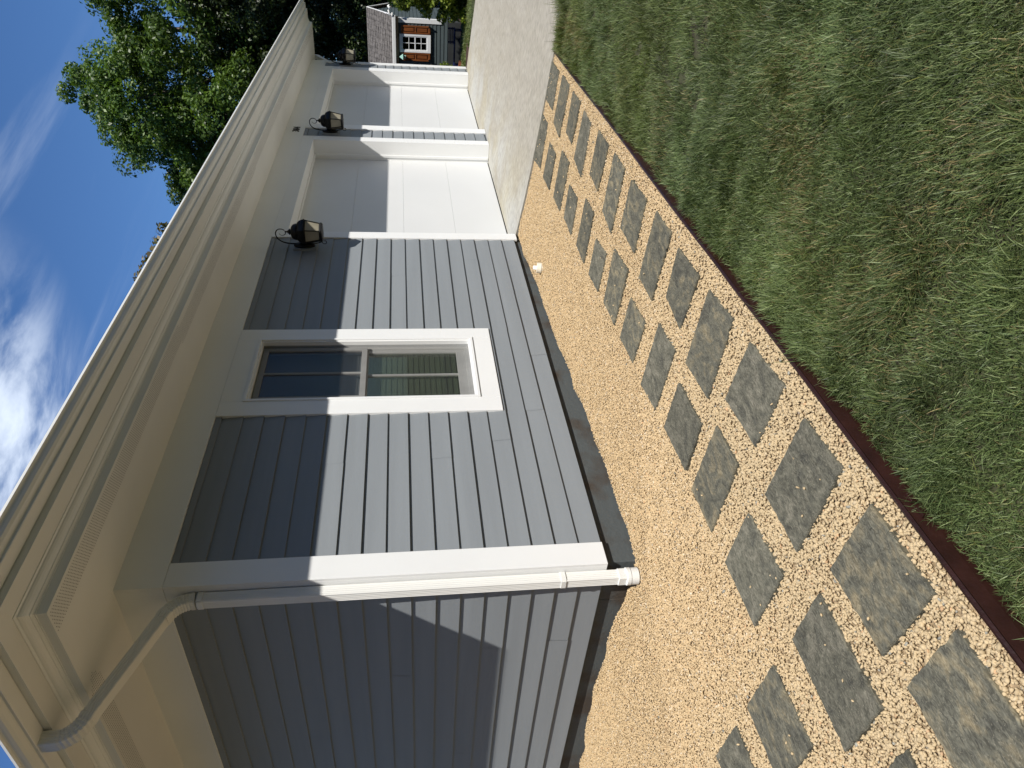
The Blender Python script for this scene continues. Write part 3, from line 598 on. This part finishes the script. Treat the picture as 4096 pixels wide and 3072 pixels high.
# ------------------------------------------------------------------ gravel
def gravel():
    ico_v = []; t = (1 + 5 ** .5) / 2
    for a in (-1, 1):
        for b in (-t, t): ico_v += [(a, b, 0), (0, a, b), (b, 0, a)]
    ico_v = np.array(ico_v) / math.sqrt(1 + t * t)
    bm = bmesh.new()
    for v in ico_v: bm.verts.new(v)
    bmesh.ops.convex_hull(bm, input=bm.verts); bm.verts.ensure_lookup_table(); bm.verts.index_update()
    icoV = np.array([v.co[:] for v in bm.verts]); icoF = np.array([[v.index for v in f_.verts] for f_ in bm.faces]); bm.free()
    octV = np.array([(1, 0, 0), (-1, 0, 0), (0, 1, 0), (0, -1, 0), (0, 0, 1), (0, 0, -1)], float); octF = np.array([(0, 2, 4), (2, 1, 4), (1, 3, 4), (3, 0, 4), (2, 0, 5), (1, 2, 5), (3, 1, 5), (0, 3, 5)])
    def scatter(n, x0, x1, y0, y1): return RNG.uniform(x0, x1, n), RNG.uniform(y0, y1, n)
    def pos(dens):
        X = []; Y = []
        for (x0, x1, y0, y1) in ((-4.0, 4.74, -2.06, 0.02), (-4.0, .02, 0.02, 4.2)):
            n = int((x1 - x0) * (y1 - y0) * dens); x, y = scatter(n, x0, x1, y0, y1); X.append(x); Y.append(y)
        return np.concatenate(X), np.concatenate(Y)
    def edge_ok(x, y):
        xd = np.interp(-y, [0, .4, .8, 1.4, 2.1], [4.72, 4.63, 4.58, 4.55, 4.54])
        return (x < xd - .006) & (y > ey(x) + .008) & ~((x > .004) & (y > .004)) & ((x + .0625) ** 2 + (y - .0635) ** 2 > .058 ** 2) & ((x - 3.5) ** 2 + (y + .23) ** 2 > .053 ** 2)
    def off_stone(x, y, g=-.006):
        ok = np.ones(len(x), bool)
        for p in ALLST: ok &= ~inpoly(x, y, p, g)
        return ok
    def make(x, y, sz, V0, F0, lift, tone_k):
        n = len(x); m = len(V0)
        q = RNG.normal(size=(n, 4)); q[:, 1:3] *= .55; q /= np.linalg.norm(q, axis=1)[:, None]
        w_, a, b, c_ = q.T; R_ = np.empty((n, 3, 3))
        R_[:, 0, 0] = 1 - 2 * (b * b + c_ * c_); R_[:, 0, 1] = 2 * (a * b - c_ * w_); R_[:, 0, 2] = 2 * (a * c_ + b * w_)
        R_[:, 1, 0] = 2 * (a * b + c_ * w_); R_[:, 1, 1] = 1 - 2 * (a * a + c_ * c_); R_[:, 1, 2] = 2 * (b * c_ - a * w_)
        R_[:, 2, 0] = 2 * (a * c_ - b * w_); R_[:, 2, 1] = 2 * (b * c_ + a * w_); R_[:, 2, 2] = 1 - 2 * (a * a + b * b)
        V = V0[None] * RNG.uniform(.72, 1.15, (n, m, 1)); sc_ = np.stack([RNG.uniform(.85, 1.35, n), RNG.uniform(.6, .95, n), RNG.uniform(.42, .75, n)], 1) * sz[:, None]
        V = V * sc_[:, None, :]; V = np.einsum('nij,nmj->nmi', R_, V)
        V[:, :, 0] += x[:, None]; V[:, :, 1] += y[:, None]; V[:, :, 2] += (gz(x, y) + lift)[:, None]
        F = F0[None] + (np.arange(n) * m)[:, None, None]
        base = np.array([.545, .405, .232]); g = RNG.uniform(.82, 1.06, n)[:, None]; C = base * g
        pale = RNG.random(n) < .06; C[pale] = np.array([.60, .50, .36]) * RNG.uniform(.85, 1.1, (pale.sum(), 1))
        ks = np.clip(tone_k, 0, 1)[:, None]; C = C * (1 - ks) + (np.array([.470, .370, .225]) * g) * ks
        gr = RNG.random(n) < (.004 + .010 * tone_k); C[gr] = np.array([.27, .26, .22]) * RNG.uniform(.7, 1.2, (gr.sum(), 1))
        pk = RNG.random(n) < .012; C[pk] *= np.array([1.02, .86, .80])
        return V.reshape(-1, 3), F.reshape(-1, F0.shape[1]), np.repeat(C, m, 0)
    parts = []
    x, y = pos(18000); ok = edge_ok(x, y) & off_stone(x, y); x, y = x[ok], y[ok]
    dist = np.hypot(x - CAM.x, y - CAM.y)
    # coarser, greyer stone mixed in along the path, finest against the house
    path = np.clip((-y - .75) / .7, 0, 1) * np.clip((1.6 - x) / 2.2, .15, 1); path = np.maximum(path, np.clip((-x - 1.05) / .5, 0, 1) * .8)
    sz = .0056 * np.exp(RNG.normal(0, .22, len(x))) * (1 + path * RNG.uniform(.0, .36, len(x)))
    keep = RNG.random(len(x)) < 1 / (1 + path * .2); x, y, sz, dist, path = x[keep], y[keep], sz[keep], dist[keep], path[keep]
    lift = RNG.uniform(-.003, .003, len(x)) + sz * .25; nr_ = dist < 4.4
    parts.append((make(x[nr_], y[nr_], sz[nr_], icoV, icoF, lift[nr_], path[nr_] * .8))); parts.append(make(x[~nr_], y[~nr_], sz[~nr_] * 1.12, octV, octF, lift[~nr_], path[~nr_] * .8))
    # loose pebbles on the slabs
    n = 5200; x, y = RNG.uniform(-2.4, 4.6, n), RNG.uniform(-2., -.2, n); ok = ~off_stone(x, y, -.004); x, y = x[ok], y[ok]
    keep = (RNG.random(len(x)) < .13) & (vnoise(x, y, 3.2, 9) > .42); x, y = x[keep], y[keep]; sz = RNG.uniform(.0045, .0095, len(x))
    parts.append(make(x, y, sz, icoV, icoF, np.full(len(x), .0165) + sz * .4, np.full(len(x), .6)))
    V = []; F = []; C = []; b = 0
    for v, f_, c_ in parts: V.append(v); F.append(f_ + b); C.append(c_); b += len(v)
    o = big_mesh('gravel', np.concatenate(V), np.concatenate(F), M_grav, np.concatenate(C)); tag(o, 'tan crushed gravel filling the strip between house and lawn', 'gravel', kind='stuff')
gravel()

# ------------------------------------------------------------------ grass
def blades(x, y, z, h, wd, ang, lean, C, seg=3):
    n = len(x); ts = np.array([0, .38, .74, 1.0])
    d = np.stack([np.cos(ang), np.sin(ang)], 1); tw = ang + math.pi / 2 + RNG.normal(0, .5, n); s = np.stack([np.cos(tw), np.sin(tw)], 1)
    V = np.zeros((n, 7, 3)); wk = [1, .9, .6]; k = 0
    for j, t in enumerate(ts):
        hx = h * lean * t ** 1.7; hz = h * np.sqrt(np.clip(1 - (lean * .92) ** 2, .05, 1)) * (t - .18 * lean * t * t)
        cxy = np.stack([x, y], 1) + d * hx[:, None]
        if j < 3:
            for sg in (-1, 1):
                V[:, k, :2] = cxy + s * (sg * wd * wk[j] / 2)[:, None]; V[:, k, 2] = z + hz; k += 1
        else: V[:, k, :2] = cxy; V[:, k, 2] = z + hz
    T = np.array([(0, 1, 3), (0, 3, 2), (2, 3, 5), (2, 5, 4), (4, 5, 6)]); F = (T[None] + (np.arange(n) * 7)[:, None, None]).reshape(-1, 3)
    sh = np.array([.55, .55, .85, .85, 1.05, 1.05, 1.25]); Cc = (C[:, None, :] * np.where(np.arange(7)[None, :, None] >= 0, 1, 1)) * np.ones((1, 7, 1))
    return V.reshape(-1, 3), F, Cc.reshape(-1, 3)
def grass():
    parts = []
    def patch(x, y, zf, hk=1., wk=1., leank=1.):
        n = len(x)
        a = (vnoise(x, y, 1.5, 11) * 2 + vnoise(x, y, 4.5, 12)) * 2 * math.pi * .8 + RNG.normal(0, 1.5, n)
        cl = vnoise(x, y, 9, 13); h = (.024 + .038 * cl * cl * 1.6) * np.exp(RNG.normal(0, .28, n)) * hk; lean = np.clip(RNG.normal(.62, .26, n) * leank, .05, .97)
        wd = RNG.uniform(.0015, .0034, n) * wk; br = RNG.random(n) < .035; wd[br] *= 1.7
        g1 = np.array([.064, .094, .026]); g2 = np.array([.160, .182, .060]); g3 = np.array([.066, .105, .045]); u = RNG.random(n)[:, None]
        b_ = vnoise(x, y, .9, 21)[:, None]; C = g1 * (1 - u) + g2 * u; C = C * (1 - b_ * .6) + g3 * 1.2 * b_ * .6
        pr_k = .5; C *= (.56 + .42 * vnoise(x, y, 2.6, 22) + .34 * vnoise(x, y, 8.5, 23))[:, None] * RNG.uniform(.5, 1.7, n)[:, None]; gl = RNG.random(n) < .10; C[gl] = C[gl] * .4 + np.array([.20, .24, .11])
        straw = np.array([.28, .225, .105]); pr = .03 + .26 * np.clip((vnoise(x, y, 2.1, 31) - .66) * 5, 0, 1) + .22 * np.clip((vnoise(x, y, 5.5, 32) - .74) * 5, 0, 1)
        pr = pr + .85 * np.exp(-(((x - 3.85) / .55) ** 2 + ((y + 2.32) / .10) ** 2)) + .5 * np.exp(-(((x + .35) / .12) ** 2 + ((y + 2.62) / .2) ** 2))
        m = RNG.random(n) < pr * pr_k; C[m] = straw * RNG.uniform(.5, 1.25, (m.sum(), 1)); yl = RNG.random(n) < .02; C[yl] = np.array([.20, .21, .06])
        parts.append(blades(x, y, zf(x, y), h, wd, a, lean, C))
    def uni(n, x0, x1, y0, y1): return RNG.uniform(x0, x1, n), RNG.uniform(y0, y1, n)
    # near lawn
    x, y = uni(260000, -2.9, 4.62, -3.75, -2.0); ok = (y < ey(x) - .014 - (.022 * vnoise(x, y, 5, 41)) * np.clip((-.4 - x) / 1.2, .0, 1.1)) & ((x < 4.54) | (y < -5)); x, y = x[ok], y[ok]
    far = np.clip((x + 2.9) / 7.5, 0, 1); bare = (vnoise(x, y, 13, 44) < .17) | ((vnoise(x, y, 6, 45) < .06) & (RNG.random(len(x)) < .8)); x, y, far = x[~bare], y[~bare], far[~bare]
    patch(x, y, lz, 1, 1 + .0 * far)
    x, y = uni(80000, -6, 4.54, -8, -3.7); patch(x, y, lz, 1, 1.5)
    x, y = uni(190000, -2.9, .8, -3.75, -2.0); ok = y < ey(x) - .016 - .024 * vnoise(x, y, 5, 41); patch(x[ok], y[ok], lz, .92, 1.0)
    x, y = uni(60000, -6, -2.9, -3.75, -2.14); patch(x, y, lz, 1, 1.2)
    # tuft overhanging the driveway edge
    x, y = uni(7000, 4.30, 4.60, -3.6, -2.03); patch(x, y, lambda a, b: lz(a, b) + .01, 1.35, 1.1, .8)
    # beyond the driveway
    x, y = uni(60000, 12.2, 15.15, -2.8, 2.6); ok = ~((x < 12.85) & (y > -.35)); patch(x[ok], y[ok], farz, 1.0, 2.6)
    x, y = uni(30000, 12.2, 24, -12, -3.6); patch(x, y, farz, 1.2, 4.)
    V = []; F = []; C = []; b = 0
    for v, f_, c_ in parts: V.append(v); F.append(f_ + b); C.append(c_); b += len(v)
    o = big_mesh('grass', np.concatenate(V), np.concatenate(F), M_grass, np.concatenate(C)); tag(o, 'long dark green lawn grass with straw patches', 'grass', kind='stuff')
grass()

# ------------------------------------------------------------------ foliage
def foliage(name, centres, radii, per, size, cols, parent, seed=1, up=.5, flat=.75, mat_=None):
    r = np.random.default_rng(seed); cs_ = np.repeat(centres, per, 0); rr = np.repeat(radii, per); n = len(cs_)
    d = r.normal(size=(n, 3)); d /= np.linalg.norm(d, axis=1)[:, None]; rad = rr * r.uniform(.35, 1.05, n) ** .6
    p = cs_ + d * rad[:, None] * np.array([1, 1, flat])
    nrm = d * .7 + r.normal(size=(n, 3)) * .55 + np.array([0, 0, up]); nrm /= np.linalg.norm(nrm, axis=1)[:, None]
    t = np.cross(nrm, r.normal(size=(n, 3))); t /= np.linalg.norm(t, axis=1)[:, None]; b = np.cross(nrm, t)
    s = (size * r.uniform(.6, 1.35, n))[:, None]; V = np.stack([p - t * s * .6, p + b * s * .32 + nrm * s * .08, p + t * s * .6, p - b * s * .32 + nrm * s * .08], 1)
    F = np.arange(n * 4).reshape(n, 4); c1, c2 = np.array(cols[0]), np.array(cols[1]); u = r.random(n)[:, None]
    cu = np.repeat(r.random(len(centres)), per)[:, None]; C = (c1 * (1 - u) + c2 * u) * (.65 + .7 * cu) * r.uniform(.8, 1.2, (n, 1))
    return big_mesh(name, V.reshape(-1, 3), F, mat_ or M_leaf, np.repeat(C, 4, 0), parent=parent)
AZ = math.radians(15); NV = np.array([math.cos(AZ), math.sin(AZ), 0]); LV = np.array([math.sin(AZ), -math.cos(AZ), 0]); C0 = np.array([CAM.x, CAM.y, 0])
BIG = np.array([(8.5, 11.2), (6.5, 12.4), (4.4, 12.3), (2.8, 11.9), (2.13, 11.6), (1.56, 11.39), (1.35, 11.73), (.99, 12.04), (1.21, 12.51), (.82, 12.52), (.36, 12.68), (-.04, 12.72), (-.26, 13.12), (-.77, 13.0), (-1.08, 13.01), (-1.44, 12.7), (-1.53, 12.25), (-1.84, 12.09), (-2.01, 12.38), (-2.66, 12.06), (-3.08, 11.47), (-3.46, 10.76), (-3.22, 10.18), (-3.67, 10.13), (-4.24, 9.7), (-4.4, 8.4), (-3.6, 6.6), (-1.5, 5.0), (2, 4.2), (7, 4.6), (9.3, 7.5)])
def poly_dist(P, Q):
    d = np.full(len(P), 1e9)
    for a, b in zip(Q, np.roll(Q, -1, 0)):
        ab = b - a; t = np.clip(((P - a) @ ab) / (ab @ ab), 0, 1); d = np.minimum(d, np.linalg.norm(P - (a + t[:, None] * ab), axis=1))
    return d
def inq(P, Q):
    ins = np.zeros(len(P), bool); j = len(Q) - 1
    for i_ in range(len(Q)):
        ins ^= ((Q[i_, 1] > P[:, 1]) != (Q[j, 1] > P[:, 1])) & (P[:, 0] < (Q[j, 0] - Q[i_, 0]) * (P[:, 1] - Q[i_, 1]) / (Q[j, 1] - Q[i_, 1] + 1e-12) + Q[i_, 0]); j = i_
    return ins
def crown_from(poly, D, nv, lv, n, rr, depth, seed, hole=.30):
    r = np.random.default_rng(seed); lo, hi = poly.min(0), poly.max(0); P = r.uniform(lo, hi, (n * 4, 2)); P = P[inq(P, poly)]
    dd = poly_dist(P, poly); ra = r.uniform(rr[0], rr[1], len(P)); ok = dd > ra * .62
    ok &= (vnoise(P[:, 0], P[:, 1], 1.1, seed) > hole) | (r.random(len(P)) < .18); P, dd, ra = P[ok][:n], dd[ok][:n], ra[ok][:n]
    th = depth * np.sqrt(np.clip(dd / 2.2, .05, 1)); k = r.uniform(-1, 1, len(P)) * th
    return C0 + nv * (D + k)[:, None] + lv * P[:, 0:1] + np.array([0, 0, 1]) * P[:, 1:2], ra
def tree(name, base, h, centres, radii, per, size, cols, label, cat='tree', group=None, seed=1, limbs=10, tr=.28, up=.5):
    t = empty(name, base, label, cat, group); b = Vector(base); mb = MB(); top = Vector(centres.mean(0)); top.x = base[0] * .6 + top.x * .4; top.y = base[1] * .6 + top.y * .4
    mid = b.lerp(Vector((top.x, top.y, h * .55)), .6) + Vector((.15, -.1, 0)); mb.tube([b, b.lerp(mid, .5) + Vector((.06, .05, 0)), mid, Vector((top.x, top.y, h * .8))], [tr, tr * .85, tr * .65, tr * .2], 10)
    rr = random.Random(seed)
    for k in rr.sample(range(len(centres)), min(limbs, len(centres))):
        e = Vector(centres[k]); s0 = b.lerp(mid, rr.uniform(.6, 1)); m = s0.lerp(e, .5) + Vector((rr.uniform(-.3, .3), rr.uniform(-.3, .3), .35)); mb.tube([s0, m, e], [tr * .35, tr * .2, tr * .05], 6)
    mb.build('trunk', M_bark, t, smooth=True); foliage('crown', centres, radii, per, size, cols, t, seed, up); return t
G1 = ((.042, .084, .014), (.105, .165, .028))
GD = ((.012, .021, .006), (.042, .064, .016))
cc1, ra1 = crown_from(BIG, 30, NV, LV, 700, (.38, .72), 3.4, 3)
b1 = C0 + NV * 31 + LV * 1.2; tree('maple_tree', (b1[0], b1[1], -.2), 12.5, cc1, ra1, 300, .115, G1, 'tall bright green maple standing above the far end of the eave', seed=3, limbs=22, tr=.34)
AZ2 = math.radians(26.5); NV2 = np.array([math.cos(AZ2), math.sin(AZ2), 0]); LV2 = np.array([math.sin(AZ2), -math.cos(AZ2), 0])
SM = np.array([(.75, 9.2), (.60, 10.1), (.21, 9.87), (-.10, 9.66), (-.35, 9.8), (-.8, 10.47), (-1.15, 10.17), (-1.7, 9.3), (-1.7, 7), (0, 6), (1.3, 7), (1.25, 8.55)])
cc2, ra2 = crown_from(SM, 26, NV2, LV2, 60, (.22, .42), 1.0, 5, 0)
b2 = C0 + NV2 * 26.3; tree('japanese_maple', (b2[0], b2[1], -.2), 9.8, cc2, ra2, 60, .15, ((.07, .075, .025), (.15, .11, .05)), 'small rust-tinged treetop just showing above the middle of the roof gutter', seed=5, limbs=8, tr=.16)
# dark understory behind the shed
def blob_tree(name, az_, D, rad, z0, z1, n, per, size, cols, label, cat, seed, cone=0, group=None, tr=.12, up=.4, rr=(.3, .6)):
    r = np.random.default_rng(seed); a = math.radians(az_); c0 = np.array([CAM.x + D * math.cos(a), CAM.y + D * math.sin(a)])
    u = r.uniform(0, 1, n); z = z0 + (z1 - z0) * u; prof = (1 - u) ** cone if cone else np.sqrt(np.clip(1 - (2 * u - 1) ** 4, .05, 1)); th = r.uniform(0, 2 * math.pi, n); q = np.sqrt(r.uniform(.12, 1, n)) * rad * prof
    cen = np.stack([c0[0] + q * np.cos(th), c0[1] + q * np.sin(th), z], 1); rads = r.uniform(rr[0], rr[1], n) * (.55 + .45 * prof)
    return tree(name, (c0[0], c0[1], -.25), z1, cen, rads, per, size, cols, label, cat, group, seed, 8, tr, up)
blob_tree('evergreen_tree', 7.0, 27.5, 2.3, -.1, 8.5, 260, 300, .095, GD, 'dark evergreen at the right of the shed roof, under the tall maple', 'tree', 21)
blob_tree('evergreen_tree', 11.4, 29, 2.3, -.1, 8.0, 280, 320, .095, GD, 'dark evergreen straight behind the shed roof', 'tree', 22)
blob_tree('evergreen_tree', 16.4, 30, 2.4, -.1, 8.0, 240, 240, .11, GD, 'dark evergreen behind the far corner of the house, left of the shed', 'tree', 23)
blob_tree('evergreen_tree', 2.0, 29, 2.6, -.1, 8.0, 160, 120, .17, GD, 'dark evergreen farthest right beyond the lawn', 'tree', 24)
GH = ((.085, .145, .016), (.230, .275, .040))
blob_tree('arborvitae_hedge', 7.35, 17.4, .98, -.15, 2.9, 420, 130, .075, GH, 'large feathery green evergreen shrub to the right of the shed', 'shrub', 31, cone=.6, tr=.06, up=.1, rr=(.10, .20))
blob_tree('boxwood_shrub', 14.75, 17.3, .48, -.15, 1.32, 120, 110, .045, GH, 'narrow green shrub between the house corner and the shed', 'shrub', 32, cone=.22, tr=.04, up=.2, rr=(.07, .14))
for k, (a_, D_, r_, h_) in enumerate(((24, 60, 7, 9), (34, 70, 8, 8), (-8, 50, 8, 10), (44, 65, 8, 8))):
    blob_tree('distant_tree', a_, D_, r_, 0, h_, 90, 40, .6, GD, ['far tree hidden behind the house roof', 'far tree hidden left behind the house', 'far tree beyond the right edge of the picture', 'far tree hidden behind the side wall'][k], 'tree', 40 + k, rr=(1.2, 2.4))

for k, (a_, D_, r_, h_, lb) in enumerate(((-150, 19, 5.2, 13.5, 'added sky-blocking tree behind the camera on the left'), (-122, 17, 5.0, 13, 'added sky-blocking tree behind the camera, straight across from the window'), (-95, 16, 4.8, 13, 'added sky-blocking tree behind the camera, across from the garage'),
                                       (-66, 17, 5.0, 13, 'added sky-blocking tree across the lawn to the right of the camera'), (-40, 25, 5.6, 13, 'added sky-blocking tree across the lawn beyond the driveway'), (178, 17, 5, 13, 'added sky-blocking tree at the left of the side yard'),
                                       (155, 18, 5, 13, 'added sky-blocking tree facing the side wall'), (128, 20, 5, 13, 'added sky-blocking tree farthest along the side yard'))):
    blob_tree('sky_blocker_tree', a_, D_, r_, .2, h_, 170, 130, .30, GD, lb, 'tree', 60 + k, rr=(1.1, 1.9), tr=.25)  # unseen trees added to block low sky light on the shaded walls

# ------------------------------------------------------------------ shed
A_ = math.radians(10.42); P0 = Vector((CAM.x + 19 * math.cos(A_), CAM.y + 19 * math.sin(A_), 0)); DA = math.radians(3)
dv = Vector((math.cos(DA), math.sin(DA), 0)); wv = Vector((-math.sin(DA), math.cos(DA), 0))
SM_ = Matrix(((wv.x * .8, dv.x, 0, P0.x), (wv.y * .8, dv.y, 0, P0.y), (0, 0, 1, 0), (0, 0, 0, 1)))   # local x = along the front, y = depth
shed = empty('garden_shed', (P0.x + 1, P0.y + 1, 0), 'small dark grey shed with a weathered shingle roof and orange wood shutters', 'shed')
def sh(name, fn, m, parent=shed, bevel=0):
    mb = MB(); fn(mb); mb.v = [tuple(SM_ @ Vector(p)) for p in mb.v]; return mb.build(name, m, parent, bevel=bevel)
SW, SD, SH = 3.1, 2.2, 1.34
def f_walls(mb):
    z = .14
    while z < SH:
        t = min(z + .088, SH); mb.quad((0, -.012, z), (SW, -.012, z), (SW, -.002, t), (0, -.002, t)); mb.quad((0, 0, z), (SW, 0, z), (SW, -.012, z), (0, -.012, z)); z += .088
    mb.box(.0, SW, .0, .03, .0, SH)
sh('front_wall', f_walls, M_deck)
def f_side(mb):
    z = .14; ap = SH + .66
    while z < ap - .05:
        t = min(z + .088, ap)
        y0 = 0 if z < SH else (z - SH) / .66 * SD / 2; y1 = SD - y0; yt0 = 0 if t < SH else (t - SH) / .66 * SD / 2; yt1 = SD - yt0
        mb.quad((-.012, y0, z), (-.012, y1, z), (-.002, yt1, t), (-.002, yt0, t)); mb.quad((.0, y0, z), (.0, y1, z), (-.012, y1, z), (-.012, y0, z)); z += .088
    mb.add([(.001, 0, 0), (.001, SD, 0), (.001, SD, SH), (.001, SD / 2, ap), (.001, 0, SH)], [(0, 1, 2, 3, 4)])
sh('side_wall', f_side, M_deck)
sh('back_wall', lambda mb: (mb.box(0, SW, SD - .03, SD, 0, SH), mb.box(SW - .03, SW, 0, SD, 0, SH)), M_deck)
def f_roof(mb):
    n = 15; hd = SD / 2; rz = .70
    for side in (0, 1):
        for k in range(n):
            ta, tb = k / n, (k + 1) / n
            ya, yb = -.052 + (hd + .052) * ta, -.052 + (hd + .052) * tb; za, zb = SH + .06 + (rz - .06) * ta, SH + .06 + (rz - .06) * tb
            if side: ya, yb = SD - ya, SD - yb
            m = 22; r = random.Random(k + side * 50)
            for j in range(m):
                x0 = -.09 + (SW + .18) * j / m; x1 = -.09 + (SW + .18) * (j + 1) / m - .004; q = r.uniform(.010, .022); e = r.uniform(-.006, .006) * (1 if not side else -1)
                mb.quad((x0, ya - e, za + q), (x1, ya - e, za + q), (x1, yb, zb + .004), (x0, yb, zb + .004)); mb.quad((x0, ya - e, za - .004), (x1, ya - e, za - .004), (x1, ya - e, za + q), (x0, ya - e, za + q))
sh('roof', f_roof, M_shake)
sh('rake_trim', lambda mb: (mb.add([(-.10, -.055, SH + .03), (-.10, SD / 2, SH + .66), (-.10, SD / 2, SH + .70), (-.10, -.055, SH + .07), (-.075, -.055, SH + .03), (-.075, SD / 2, SH + .66), (-.075, SD / 2, SH + .70), (-.075, -.055, SH + .07)], [(0, 1, 2, 3), (4, 5, 6, 7), (0, 1, 5, 4), (3, 2, 6, 7)]),
    mb.add([(-.10, SD + .055, SH + .03), (-.10, SD / 2, SH + .66), (-.10, SD / 2, SH + .70), (-.10, SD + .055, SH + .07), (-.075, SD + .055, SH + .03), (-.075, SD / 2, SH + .66), (-.075, SD / 2, SH + .70), (-.075, SD + .055, SH + .07)], [(0, 1, 2, 3), (4, 5, 6, 7), (0, 1, 5, 4), (3, 2, 6, 7)])), M_white)
sh('gutter', lambda mb: mb.box(-.10, SW + .08, -.125, -.055, SH - .0, SH + .085), M_vinyl, bevel=.01)
sh('fascia', lambda mb: mb.box(-.06, SW, -.050, -.018, SH - .055, SH - .005), mat('shed_trim', (.30, .24, .19), .7, var=.2))
sh('corner_board', lambda mb: (mb.box(-.018, .10, -.024, -.0, .26, SH - .05), mb.box(-.024, -.0, .0, .07, .26, SH - .05)), M_white)
sh('skirt', lambda mb: mb.box(.03, SW, -.06, .4, -.2, .12), mat('shed_skirt', (.030, .033, .033), .8, var=.2))
swin = sh('window', lambda mb: rect_frame(mb, .395, .885, .535, 1.26, .05, -.045, -.008, tb=.075), M_white)
sh('window_frame', lambda mb: (rect_frame(mb, .445, .775 + .06, .610, 1.21, .026, -.038, -.010), mb.box(.628, .642, -.032, -.012, .636, 1.184), mb.box(.47, .81, -.036, -.012, .888, .912), mb.box(.47, .81, -.032, -.012, .752, .764), mb.box(.47, .81, -.032, -.012, 1.038, 1.050)), M_white, swin)
sh('pane', lambda mb: mb.box(.45, .83, -.0135, -.0125, .615, 1.2), glass_mat('shed_glass', (.01, .012, .012), refl=.5), swin)
sh('pane_backing', lambda mb: mb.box(.45, .83, -.0095, -.009, .615, 1.2), M_dark, swin)
for (x0, x1) in ((.165, .385), (.895, 1.115)):
    s_ = sh('shutter', lambda mb: rect_frame(mb, x0, x1, .545, 1.225, .042, -.052, -.020), M_wood, bevel=.003)
    sh('shutter_panel', lambda mb: (mb.box(x0 + .04, x1 - .04, -.050, -.022, .868, .902), mb.box(x0 + .04, x1 - .04, -.036, -.022, .58, 1.19), mb.box(x0 + .062, x1 - .062, -.046, -.03, .615, .845), mb.box(x0 + .062, x1 - .062, -.046, -.03, .925, 1.16)), M_wood, s_, bevel=.006)
    sh('shutter_hook', lambda mb: mb.lathe([(.03, 0), (.03, .008)], (x0 + .02 if x0 < .5 else x1 - .03, -.06, .56), 10, M=Matrix.Rotation(math.pi / 2, 3, 'X')), M_black, s_)
sl = MB(); q = SM_ @ Vector((-.10, -.09, SH + .09))
sl.tube([q, q + Vector((0, 0, .05)), q + Vector((-.02, -.10, .07))], .02, 8); 
sl.lathe([(.02, 0), (.045, .03), (.05, .09), (.01, .1)], q + Vector((-.03, -.12, .02)), 12, M=Matrix.Rotation(math.radians(70), 3, 'X')); sl.lathe([(.05, -.03), (.055, .0)], q, 12)
fl = sl.build('floodlight', M_vinyl, None, smooth=True); tag(fl, 'small white outdoor floodlight on the right end of the shed gutter', 'floodlight')
bh = MB(); q = SM_ @ Vector((1.0, -.12, 0))
bh.lathe([(.004, 1.27), (.075, 1.19), (.078, 1.185), (.06, 1.18)], (q.x, q.y, 0), 4, a0=math.pi / 4); bh.lathe([(.045, 1.12), (.045, 1.182)], (q.x, q.y, 0), 4, a0=math.pi / 4)
bo = bh.build('hanging_birdhouse', M_teal); tag(bo, 'tiny pale green birdhouse hanging from the shed eave beside the left shutter', 'birdhouse')
MB().tube([(q.x, q.y, 1.268), (q.x, q.y, 1.345)], .004, 6).build('cord', M_black, bo)
MB().lathe([(.018, 0), (.018, .004)], (q.x - .034, q.y, 1.15), 10, M=Matrix.Rotation(-math.pi / 2, 3, 'Y')).build('entrance_hole', M_terra, bo)
# low navy bench / cart in front of the shed
be = empty('garden_bench', (P0.x - .8, P0.y + .3, -.15), 'low navy blue slatted garden bench in front of the shed wall', 'bench')
def bx(*a): return MB().box(*a)
X0 = P0.x - .95; Y0 = P0.y
b_ = MB(); b_.box(X0, X0 + .045, Y0 - .02, Y0 + .82, .012, .040); b_.box(X0 + .15, X0 + .19, Y0 - .02, Y0 + .82, .012, .040)
for k in range(4): b_.box(X0 + .046, X0 + .149, Y0 + .02 + k * .2, Y0 + .10 + k * .2, .02, .034)
b_.build('seat', M_navy, be, bevel=.004)
for xx in (X0 + .005, X0 + .155):
    for yy in (Y0, Y0 + .74): bx(xx, xx + .03, yy, yy + .03, -.2, .011).build('leg', M_navy, be)
br_ = MB()
for k in range(4): br_.box(X0 + .195, X0 + .207, Y0 - .02, Y0 + .34, .03 + k * .035, .05 + k * .035)
br_.box(X0 + .208, X0 + .225, Y0, Y0 + .03, .013, .17); br_.box(X0 + .208, X0 + .225, Y0 + .28, Y0 + .31, .013, .17); br_.build('backrest', M_navy, be)
bd = MB()
for k in range(6): bd.box(X0 - .1 + .012 * k, X0 - .02 + .012 * k, Y0 + .62 + k * .11, Y0 + .725 + k * .11, -.2, -.07 + .004 * (k % 2))
bdo = bd.build('terracotta_edging', M_terra); tag(bdo, 'short row of terracotta edging bricks at the foot of the shed mulch', 'edging')
